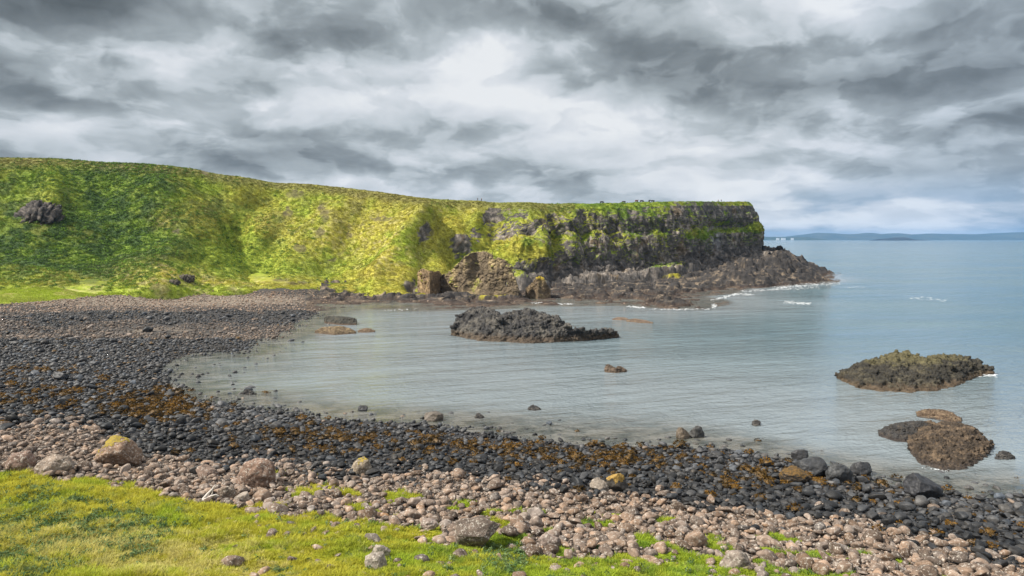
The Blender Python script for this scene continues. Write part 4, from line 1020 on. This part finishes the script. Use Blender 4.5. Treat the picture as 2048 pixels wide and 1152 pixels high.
sea_rock('skerry', 'brown cracked rock hump nearest the right shore', 'skerry',
         [(1820, 880), (1835, 868), (1860, 856), (1900, 852), (1930, 858), (1955, 872), (1970, 884), (1982, 888)],
         [(1820, 898), (1840, 922), (1880, 935), (1930, 935), (1962, 918), (1982, 892)], 15, ((0.055, 0.042, 0.031), (0.14, 0.10, 0.065), (0.045, 0.036, 0.030)), 0.7, 0, 21, sk, asym=.72, kmul=1.7)
sea_rock('skerry', 'low black rock arm touching the left of the brown cracked hump', 'skerry',
         [(1758, 862), (1780, 854), (1810, 849), (1840, 847), (1866, 850)], [(1758, 872), (1790, 882), (1825, 886), (1866, 880)], 7, (BK, (0.07, 0.06, 0.05), (0.05, 0.04, 0.035)), 0.5, 0, 25, sk)
sea_rock('skerry', 'low brown ledge awash behind the brown cracked hump', 'skerry',
         [(1834, 828), (1850, 823), (1880, 825), (1900, 829), (1922, 839)], [(1834, 833), (1870, 838), (1900, 844), (1922, 845)], 5, (BR, TAN, BK), 0.5, 0, 29, sk)
sea_rock('skerry', 'small twin-peaked brown rock alone in open water of the bay', 'skerry',
         [(1210, 738), (1214, 729), (1222, 732), (1230, 738), (1238, 733), (1246, 736), (1253, 741)], [(1210, 744), (1230, 746), (1253, 744)], 4, ((0.10, 0.075, 0.055), (0.16, 0.12, 0.09), BR), 0.45, 0, 31, sk)
sea_rock('skerry', 'flat pinkish-brown slab, left of two just awash near the headland', 'skerry',
         [(1225, 638), (1236, 635), (1250, 636), (1256, 638)], [(1225, 640), (1256, 641)], 6, ((0.15, 0.11, 0.085), TAN, BR), 0.25, 0, 33, sk)
sea_rock('skerry', 'longer flat brown slab, right of two just awash near the headland', 'skerry',
         [(1253, 640), (1270, 638), (1290, 641), (1306, 645)], [(1253, 643), (1280, 646), (1306, 647)], 7, ((0.14, 0.10, 0.075), TAN, BR), 0.25, 0, 35, sk)
sea_rock('skerry', 'dark block-like rock with a flat top near the far left shore', 'skerry',
         [(649, 636), (653, 633), (680, 633), (708, 636), (713, 640)], [(649, 646), (680, 650), (713, 650)], 8, ((0.06, 0.058, 0.05), (0.09, 0.08, 0.06), BR), 0.3, 0, 37, sk)
sea_rock('skerry', 'flat tan rock just in front of the dark block-like one', 'skerry',
         [(630, 662), (645, 655), (680, 653), (700, 657), (712, 664)], [(630, 666), (670, 670), (712, 667)], 9, ((0.15, 0.11, 0.07), (0.27, 0.20, 0.11), BR), 0.3, 0, 39, sk)
sea_rock('skerry', 'low tan sliver of rock right of the flat tan one', 'skerry',
         [(716, 661), (730, 657), (742, 658), (750, 662)], [(716, 665), (735, 665), (750, 664)], 5, ((0.15, 0.105, 0.07), TAN, BR), 0.3, 0, 41, sk)
for (x0, x1, yt, yb, lab) in ((1505, 1520, 842, 851, 'small dark rock awash off the right shore'), (1056, 1082, 812, 820, 'small dark slab awash off the middle of the shore'), (1990, 2030, 905, 918, 'weedy dark rock awash right of the brown cracked hump'), (430, 458, 691, 700, 'dark rock at the end of the boulder spit on the left'),
                              (485, 512, 780, 789, 'dark weedy rock awash near the left shore, long and low'), (950, 968, 828, 836, 'small dark rock awash left of the middle')):
    w = x1 - x0
    sea_rock('skerry', lab, 'skerry', [(x0, yb - 2), (x0 + w * .3, yt), (x0 + w * .6, yt + 1), (x1, yb - 1)], [(x0, yb), (x0 + w * .5, yb + 1), (x1, yb)], 2.2, (BK, GY, BK), 0.4, 0, x0, sk, nv=40)
st = 'rock stacks at the foot of the cliff'
sea_rock('sea_stack', 'big grassy-topped brown rock stack, humped, at the cliff foot', 'sea stack',
         [(878, 566), (890, 553), (905, 545), (918, 532), (930, 515), (945, 506), (965, 503), (980, 506), (995, 516), (1008, 521), (1018, 532), (1026, 556), (1036, 580)],
         [(878, 580), (930, 584), (990, 586), (1036, 588)], 20, ((0.15, 0.115, 0.075), (0.34, 0.26, 0.14), (0.30, 0.29, 0.06)), 0.30, 2.2, 51, st, mat='shelf', tide=False, crag=0.45, moss=0.9)
sea_rock('sea_stack', 'squat tan rock pillar left of the big humped stack', 'sea stack',
         [(836, 556), (838, 543), (846, 538), (858, 541), (868, 544), (878, 541), (884, 550), (886, 566)], [(836, 584), (860, 588), (886, 582)], 9, ((0.20, 0.14, 0.085), (0.38, 0.27, 0.15), (0.26, 0.22, 0.06)), 0.24, 1.6, 53, st, mat='shelf', tide=False, crag=0.5, moss=0.5)
sea_rock('sea_stack', 'small pointed rock pinnacle with yellow lichen on its tip', 'sea stack',
         [(1052, 580), (1064, 569), (1072, 558), (1079, 552), (1086, 556), (1092, 568), (1100, 582)], [(1052, 585), (1076, 588), (1100, 587)], 8, ((0.15, 0.11, 0.07), (0.28, 0.21, 0.12), (0.2, 0.15, 0.06)), 0.3, 2.0, 55, st, mat='shelf', tide=False, crag=0.5, capc=(0.46, 0.34, 0.03))
sea_rock('sea_stack', 'dark boulder perched on top of the rocky point', 'sea stack',
         [(1551, 497), (1555, 492), (1561, 491), (1565, 494), (1567, 499)], [(1551, 500), (1567, 500)], 5, (BK, BR, BK), 0.25, 16.6, 57, st, mat='shelf', tide=False)
def outcrop(label, px, py, w, h, zoff, seed, cols, back=2.0):
    """a lump of bare rock standing out of the slope"""
    P = HG[:HNT].reshape(-1, 3); a, b, _ = proj(P)
    i = np.argmin((a - px) ** 2 + (b - py) ** 2); c = P[i]
    d = proj(c)[2]; V, T = ICO[5]; V = V.copy()
    r = w / 2 / F * d; rh = h / 2 / F * d
    V = V * np.c_[1 + 0.35 * V[:, 2], np.ones(len(V)), np.ones(len(V))] * [r, r * 0.5, rh * 1.35]
    d1, d2, ci = worley(V * [1, 1, 0.3] / (r * 0.26) + seed); n = fbm(V / (r * 0.5) + seed, 4, ridge=True); x1, x2, xi = worley(V / (r * 0.13) + seed)
    V = V * (1 + ((ci % 17) / 17 - 0.5) * 0.42 - 0.3 * ss(d2 - d1, .16, 0) + n * 0.14 + ((xi % 13) / 13 - 0.5) * 0.14)[:, None]
    V = V @ np.array(Matrix.Rotation(math.radians(-24), 3, 'X')).T
    n2 = fbm(V / (r * 0.2) + seed, 3)
    cc = mixc(np.tile(cols[0], (len(V), 1)), np.array(cols[1]), ss(n2, -0.1, 0.4))
    o = mesh_obj('rock_outcrop', V, T, M['shelf'], cols=cc); o.location = c + np.array([0, zoff * 0.7, -zoff * 0.2])
    tag(o, label, 'rock outcrop', 'rock outcrops on the hillside')
outcrop('dark craggy outcrop breaking the green slope at the far left', 66, 441, 76, 62, 3.6, 5, ((0.045, 0.04, 0.037), (0.16, 0.135, 0.115)))
outcrop('larger dark rock, upper of two at the foot of the slope above the beach', 366, 560, 34, 17, 0.5, 8, ((0.06, 0.05, 0.04), (0.17, 0.15, 0.11)))
outcrop('smaller dark rock, lower of two at the foot of the slope above the beach', 346, 568, 24, 14, 0.3, 9, ((0.06, 0.05, 0.04), (0.17, 0.15, 0.11)))

# ------------------------------------------------------------------ driftwood
def tube(pts, rad, sides=10):
    pts = np.array(pts, float); rad = np.array(rad, float); V = []; n = len(pts)
    for i in range(n):
        d = pts[min(i + 1, n - 1)] - pts[max(i - 1, 0)]; d /= np.linalg.norm(d)
        a = np.cross(d, [0.3, 0.2, 1]); a /= np.linalg.norm(a); b = np.cross(d, a)
        th = np.linspace(0, 2 * np.pi, sides, endpoint=False)
        V.append(pts[i] + rad[i] * (np.cos(th)[:, None] * a + np.sin(th)[:, None] * b))
    V = np.vstack(V); Q = []
    for i in range(n - 1):
        for j in range(sides):
            Q.append((i * sides + j, i * sides + (j + 1) % sides, (i + 1) * sides + (j + 1) % sides, (i + 1) * sides + j))
    return V, np.array(Q)
def build_driftwood():
    b = at(404, 1003, 4.2); zz = float(terr(np.array([b[0]]), np.array([b[1]]))[0]); b = at(404, 1003, zz)
    k = proj(b)[2] / F
    def q(dx, up, dy=0.0): return b + np.array([dx * k, dy, up * k])
    m, N = new_mat('bleached_wood'); p = wpos(N)
    n = N.noise(N.v('MULTIPLY', p, (3, 3, 12)), 3, 5, 0.6)
    finish(m, N, N.mix(n, (0.42, 0.37, 0.33), (0.72, 0.68, 0.64)), 0.8, n, 0.5, 0.02, 0.2)
    root = bpy.data.objects.new('driftwood', None); root.location = b; COL.objects.link(root)
    tag(root, 'bleached forked driftwood log leaning on a brown boulder', 'driftwood')
    for nm, pts, rad in (('trunk', [q(-4, -2), q(4, 6, -.05), q(12, 16, 0), q(20, 24, 0.1), q(26, 33, .2)], [3.4, 3.0, 2.4, 1.8, 0.6]),
                         ('branch', [q(4, 4, -.1), q(14, 9, -.3), q(22, 14, -.3), q(30, 16, -.2), q(36, 12, -.1)], [2.4, 2.1, 1.8, 1.5, 0.7]),
                         ('branch', [q(21, 13, -.3), q(24, 20, -.25), q(25, 25, -.2)], [1.2, .9, .4])):
        V, Q = tube(pts, np.array(rad) * k)
        mesh_obj(nm, V - b, Q, m, parent=root)
build_driftwood()

# ------------------------------------------------------------------ cattle and walkers on the cliff top
def flat_mat(name, c, rough=0.8):
    m, N = new_mat(name); n = N.noise(N.n('ShaderNodeTexCoord').outputs['Object'], 3, 3)
    return finish(m, N, N.mix(n, tuple(q * 0.8 for q in c), tuple(min(1, q * 1.2) for q in c)), rough, spec=0.2)
def skin(name, verts, edges, rads, mat, parent=None):
    me = bpy.data.meshes.new(name); me.from_pydata(verts, edges, []); o = bpy.data.objects.new(name, me); COL.objects.link(o)
    o.modifiers.new('Skin', 'SKIN'); sv = me.skin_vertices[0].data if me.skin_vertices else None
    if sv is None:
        bm = bmesh.new(); bm.from_mesh(me); bm.verts.layers.skin.verify(); bm.to_mesh(me); bm.free(); sv = me.skin_vertices[0].data
    for i, r in enumerate(rads): sv[i].radius = (r, r) if not isinstance(r, tuple) else r; sv[i].use_root = (i == 0)
    s = o.modifiers.new('Sub', 'SUBSURF'); s.levels = s.render_levels = 2
    me.materials.append(mat)
    dg = bpy.context.evaluated_depsgraph_get(); m2 = bpy.data.meshes.new_from_object(o.evaluated_get(dg))
    o.modifiers.clear(); o.data = m2
    for p in m2.polygons: p.use_smooth = True
    if not m2.materials: m2.materials.append(mat)
    if parent: o.parent = parent
    return o
def crest_point(px, back=1.6):
    P = HG[HNT + 0]; a, b, _ = proj(P)      # a couple of metres behind the brow
    i = int(np.argmin(np.abs(a - px) + 1e4 * (HSS > 1510)))
    return HG[HNT - 1, i], P[i]
def cow(px, label, col, face, graze):
    e, p = crest_point(px)
    V = [(0, 0, 1.0), (0.55, 0, 1.02), (0.85, 0, 1.05), (-0.6, 0, 1.02), (-0.85, 0, 1.08)]
    E = [(0, 1), (1, 2), (0, 3), (3, 4)]; R = [.40, .38, .30, .38, .26]
    if graze: V += [(1.15, 0, 0.8), (1.35, 0, 0.4), (1.42, 0, 0.12)]
    else: V += [(1.12, 0, 1.28), (1.35, 0, 1.42), (1.66, 0, 1.28)]
    E += [(2, 5), (5, 6), (6, 7)]; R += [.19, .16, .10]
    for (x, s, j, kx) in ((.68, 1, 1, .02), (.68, -1, 1, .02), (-.72, 1, 3, -.10), (-.72, -1, 3, -.10)):
        b = len(V); V += [(x, s * .2, .62), (x + kx, s * .21, .34), (x, s * .21, .04)]; E += [(j, b), (b, b + 1), (b + 1, b + 2)]; R += [.13, .075, .065]
    b = len(V); V += [(-1.0, 0, 1.0), (-1.06, 0, .5)]; E += [(4, b), (b, b + 1)]; R += [.05, .035]
    h = V[6]
    for s in (1, -1):
        b = len(V); V += [(h[0], s * .22, h[2] + .06)]; E += [(6, b)]; R += [.05]
    o = skin('cow', V, E, R, flat_mat('cow_hide', col))
    o.rotation_euler = (0, 0, face); o.location = (p[0], p[1], p[2] - 0.02)
    tag(o, label, 'cow', 'cattle grazing on the cliff top')
cow(1204, 'black cow standing apart, leftmost on the cliff top', (0.03, 0.027, 0.025), 0.1, True)
cow(1248, 'dark grey cow grazing, second from the left on the cliff top', (0.05, 0.045, 0.04), math.pi, True)
cow(1273, 'reddish-brown cow in the middle of the cliff top herd', (0.17, 0.07, 0.05), 0.6, False)
cow(1283, 'dark cow just right of the reddish-brown one', (0.04, 0.035, 0.03), 0.1, True)
cow(1298, 'black cow seen from behind, second from the right', (0.028, 0.026, 0.025), math.pi / 2, True)
cow(1305, 'black cow at the right end of the herd', (0.025, 0.024, 0.023), math.pi - 0.2, False)
def walker(px, label, coat, legs, face, p=None):
    if p is None: p = crest_point(px)[1]
    root = bpy.data.objects.new('person', None); COL.objects.link(root); root.location = (p[0], p[1], p[2] - 0.02); root.rotation_euler = (0, 0, face)
    tag(root, label, 'person', 'walkers on the headland')
    V = [(0, 0, .92), (0, 0, 1.18), (0, 0, 1.42), (0, 0, 1.53), (0, .015, 1.63), (0, .01, 1.71)]; E = [(0, 1), (1, 2), (2, 3), (3, 4), (4, 5)]; R = [.15, .14, .15, .055, .095, .06]
    for s in (1, -1):
        b = len(V); V += [(s * .19, 0, 1.40), (s * .25, -.04, 1.14), (s * .24, .08, .90), (s * .24, .11, .80)]; E += [(2, b), (b, b + 1), (b + 1, b + 2), (b + 2, b + 3)]; R += [.065, .05, .04, .03]
        b = len(V); V += [(s * .09, 0, .84), (s * .10, s * .08, .48), (s * .10, s * .12, .07), (s * .10, s * .12 + .14, .03)]; E += [(0, b), (b, b + 1), (b + 1, b + 2), (b + 2, b + 3)]; R += [.10, .065, .045, .035]
    skin('body', V, E, R, flat_mat('skin', (0.5, 0.33, 0.25)), root)
    V = [(0, 0, .88), (0, 0, 1.18), (0, 0, 1.44)]; E = [(0, 1), (1, 2)]; R = [.18, .17, .17]
    for s in (1, -1):
        b = len(V); V += [(s * .20, 0, 1.41), (s * .26, -.04, 1.14), (s * .245, .08, .92)]; E += [(2, b), (b, b + 1), (b + 1, b + 2)]; R += [.085, .07, .06]
    skin('jacket', V, E, R, flat_mat('jacket_cloth', coat), root)
    V = [(0, 0, .92)]; E = []; R = [.165]
    for s in (1, -1):
        b = len(V); V += [(s * .09, 0, .84), (s * .10, s * .08, .48), (s * .10, s * .12, .10)]; E += [(0, b), (b, b + 1), (b + 1, b + 2)]; R += [.115, .085, .065]
    skin('trousers', V, E, R, flat_mat('trouser_cloth', legs), root)
    V = [(0, -.03, 1.66), (0, -.01, 1.74)]; skin('hair', V, [(0, 1)], [.09, .06], flat_mat('hair_strands', (0.04, 0.03, 0.02)), root)
walker(1443, 'person in dark clothes standing at the far end of the cliff top', (0.03, 0.04, 0.05), (0.03, 0.03, 0.04), 0.4)
walker(1437, 'person in a grey-mauve jacket on the cliff top, left of a darker walker', (0.16, 0.12, 0.17), (0.05, 0.05, 0.07), 2.0)
walker(955, 'person in dark clothes on the cliff top above the gullies, left of two', (0.03, 0.03, 0.03), (0.05, 0.04, 0.04), 1.0)
walker(963, 'person in dark clothes on the cliff top above the gullies, right of two', (0.04, 0.03, 0.03), (0.03, 0.03, 0.04), 2.5)
_p = at(426, 579.5, 4.3); _p[2] = float(terr(_p[0:1], _p[1:2])[0])
walker(426, 'person in a dark top and pale trousers where the lawn meets the far beach', (0.06, 0.035, 0.03), (0.42, 0.26, 0.10), 0.3, _p)

# ------------------------------------------------------------------ surf, and cove glare drawn as flecks
def build_foam_glare():
    m, N = new_mat('foam_and_glare'); n = N.noise(wpos(N), 2.0, 4)
    finish(m, N, N.mix(n, (0.70, 0.74, 0.76), (0.86, 0.88, 0.89)), 0.9, spec=0.1)
    strips = [([(535, 632), (580, 626), (640, 622)], 2.2, 110), ([(1545, 577), (1600, 572), (1680, 566)], 2.2, 900), ([(1480, 583), (1560, 579), (1640, 576)], 1.6, 420), ([(1465, 588), (1510, 590)], 1.2, 160), ([(1422, 602), (1450, 594), (1475, 588)], 1.6, 200), ([(1424, 614), (1434, 612)], 1.8, 120), ([(1255, 613), (1290, 616)], 1.0, 160), ([(1300, 619), (1420, 619)], .7, 160),  # first strip: white glare on the cove, drawn as pale flecks
              ([(1568, 604), (1590, 606), (1622, 608)], 1.6, 170), ([(1535, 605), (1640, 609)], .9, 60), ([(1812, 595), (1850, 598), (1900, 602)], 1.8, 90), ([(1948, 750), (1970, 748), (1992, 750)], 3.0, 300), ([(1905, 769), (1922, 766)], 1.8, 70), ([(1060, 606), (1150, 609)], 0.8, 200), ([(1680, 575), (1730, 575)], 0.8, 50), ([(1840, 937), (1900, 942)], 1.2, 30), ([(760, 622), (840, 618)], .6, 40)]
    V, Q = [], []
    for pts, wpx, n in strips:
        pts = np.array(pts, float)
        u = np.clip(RNG.beta(1.3, 1.3, n), 0, 1) * (len(pts) - 1); i = np.minimum(u.astype(int), len(pts) - 2); f = (u - i)[:, None]
        q = pts[i] * (1 - f) + pts[i + 1] * f
        q[:, 1] += RNG.normal(size=n) * wpx * 0.85
        w = at(q[:, 0], q[:, 1], 0.0)
        for p in w:
            d = math.hypot(p[0], p[1]); s = (0.10 + 0.45 * RNG.random() ** 3) * min(1.0, d / 300); k = len(V)
            th = np.sort(RNG.uniform(0, 6.28, 6))
            z = RNG.uniform(0.03, 0.20) * min(1.0, d / 250)
            V += [(p[0] + s * 1.7 * math.cos(a) * RNG.uniform(.6, 1), p[1] + s * 1.1 * math.sin(a), z) for a in th]
            Q.append(list(range(k, k + 6)))
    tag(mesh_obj('foam_and_glare', V, Q, m, smooth=False), kind='stuff')
build_foam_glare()

# ------------------------------------------------------------------ far shore: island, low spit, mountains
def ridge_land(name, pts, dist, depth, cols, label=None, cat=None, kind=None, rough=0.06, base=None):
    p = np.array(pts, float); nu, nv = 240, 26
    x = np.linspace(p[0, 0], p[-1, 0], nu); y = np.interp(x, p[:, 0], p[:, 1])
    H = np.maximum((HZ - y) / F * dist + CAMH, 0.0)
    vv = np.linspace(0, 1, nv); prof = np.sin(np.pi * np.clip(vv, 0, 1)) ** 0.8
    G = np.zeros((nv, nu, 3)); G[..., 1] = dist - depth / 2 + vv[:, None] * depth
    G[..., 0] = (x - CX)[None] / F * dist; G[..., 2] = prof[:, None] * H[None] - 0.5
    P = G.reshape(-1, 3); k = max(H.max(), 4)
    P[:, 2] += fbm(P / (k * 2.0) + 5, 4, ridge=True) * k * rough * np.repeat(prof, nu)
    n = fbm(P / (k * 1.5), 3)
    c = mixc(np.tile(cols[0], (len(P), 1)), np.array(cols[1]), ss(n, -0.3, 0.4))
    o = mesh_obj(name, P, grid_quads(nv, nu), M['turf_far'], cols=c)
    tag(o, label, cat, kind=kind); return o
ridge_land('mountains', [(1480, 478), (1560, 476), (1610, 469), (1632, 466), (1660, 467), (1690, 469), (1715, 468), (1735, 466), (1755, 469), (1772, 468), (1790, 466.5), (1815, 470), (1850, 467.5), (1900, 468), (1945, 469), (1985, 467), (2048, 464), (2200, 463), (2400, 466)], 17500, 2500, ((0.035, 0.05, 0.045), (0.06, 0.07, 0.055)), kind='structure', rough=0.04)
ridge_land('headland_spit', [(1500, 473.5), (1560, 474), (1590, 474), (1612, 474.5), (1625, 476), (1645, 479)], 14500, 700, ((0.03, 0.045, 0.025), (0.06, 0.07, 0.04)), kind='structure', rough=0.05)
ridge_land('island', [(1750, 480), (1760, 478), (1775, 477), (1790, 475.2), (1800, 475), (1806, 474.8), (1811, 476), (1822, 479), (1846, 480.6)], 11500, 500, ((0.018, 0.02, 0.018), (0.035, 0.033, 0.026)), kind='structure', rough=0.08)
def house(px, w, label):
    d = 14100; x = (px - CX) / F * d; h = 13.0; dp = 16.0; z0 = 30.0
    root = bpy.data.objects.new('house', None); root.location = (x, d - 60, z0); COL.objects.link(root); tag(root, label, 'house', 'white houses on the far spit')
    a = w / 2
    V = [(-a, -dp / 2, -28), (a, -dp / 2, -28), (a, dp / 2, -28), (-a, dp / 2, -28), (-a, -dp / 2, h), (a, -dp / 2, h), (a, dp / 2, h), (-a, dp / 2, h), (-a, 0, h + 3), (a, 0, h + 3)]
    Qs = [(0, 1, 5, 4), (1, 2, 6, 5), (2, 3, 7, 6), (3, 0, 4, 7)]
    mesh_obj('wall', V, Qs, flat_mat('white_render', (0.7, 0.7, 0.68)), root, smooth=False)
    b = a + .4; R = [(-b, -dp / 2 - .4, h - .1), (b, -dp / 2 - .4, h - .1), (b, 0, h + 3.1), (-b, 0, h + 3.1), (b, dp / 2 + .4, h - .1), (-b, dp / 2 + .4, h - .1)]
    mesh_obj('roof', R, [(0, 1, 2, 3), (3, 2, 4, 5)], flat_mat('slate', (0.08, 0.085, 0.1)), root, smooth=False)
house(1552, 60, 'leftmost white house on the far low spit')
house(1563, 85, 'long white house in the middle of the far low spit')
house(1581, 50, 'rightmost white house on the far low spit')

# ------------------------------------------------------------------ haze
def build_haze():
    V = [(-26000, -300, -9), (26000, -300, -9), (26000, 22500, -9), (-26000, 22500, -9), (-26000, -300, 230), (26000, -300, 230), (26000, 22500, 230), (-26000, 22500, 230)]
    Qs = [(3, 2, 1, 0), (4, 5, 6, 7), (0, 1, 5, 4), (1, 2, 6, 5), (2, 3, 7, 6), (3, 0, 4, 7)]
    m = bpy.data.materials.new('sea_air'); m.use_nodes = True; t = m.node_tree; t.nodes.clear(); N = NT(t)
    v = N.n('ShaderNodeVolumePrincipled'); v.inputs['Color'].default_value = (0.26, 0.56, 1.0, 1); v.inputs['Density'].default_value = 0.000030
    v.inputs['Anisotropy'].default_value = 0.0
    N.link(v.outputs[0], N.n('ShaderNodeOutputMaterial').inputs['Volume'])
    o = mesh_obj('haze', V, Qs, m, smooth=False); tag(o, kind='stuff')
build_haze()
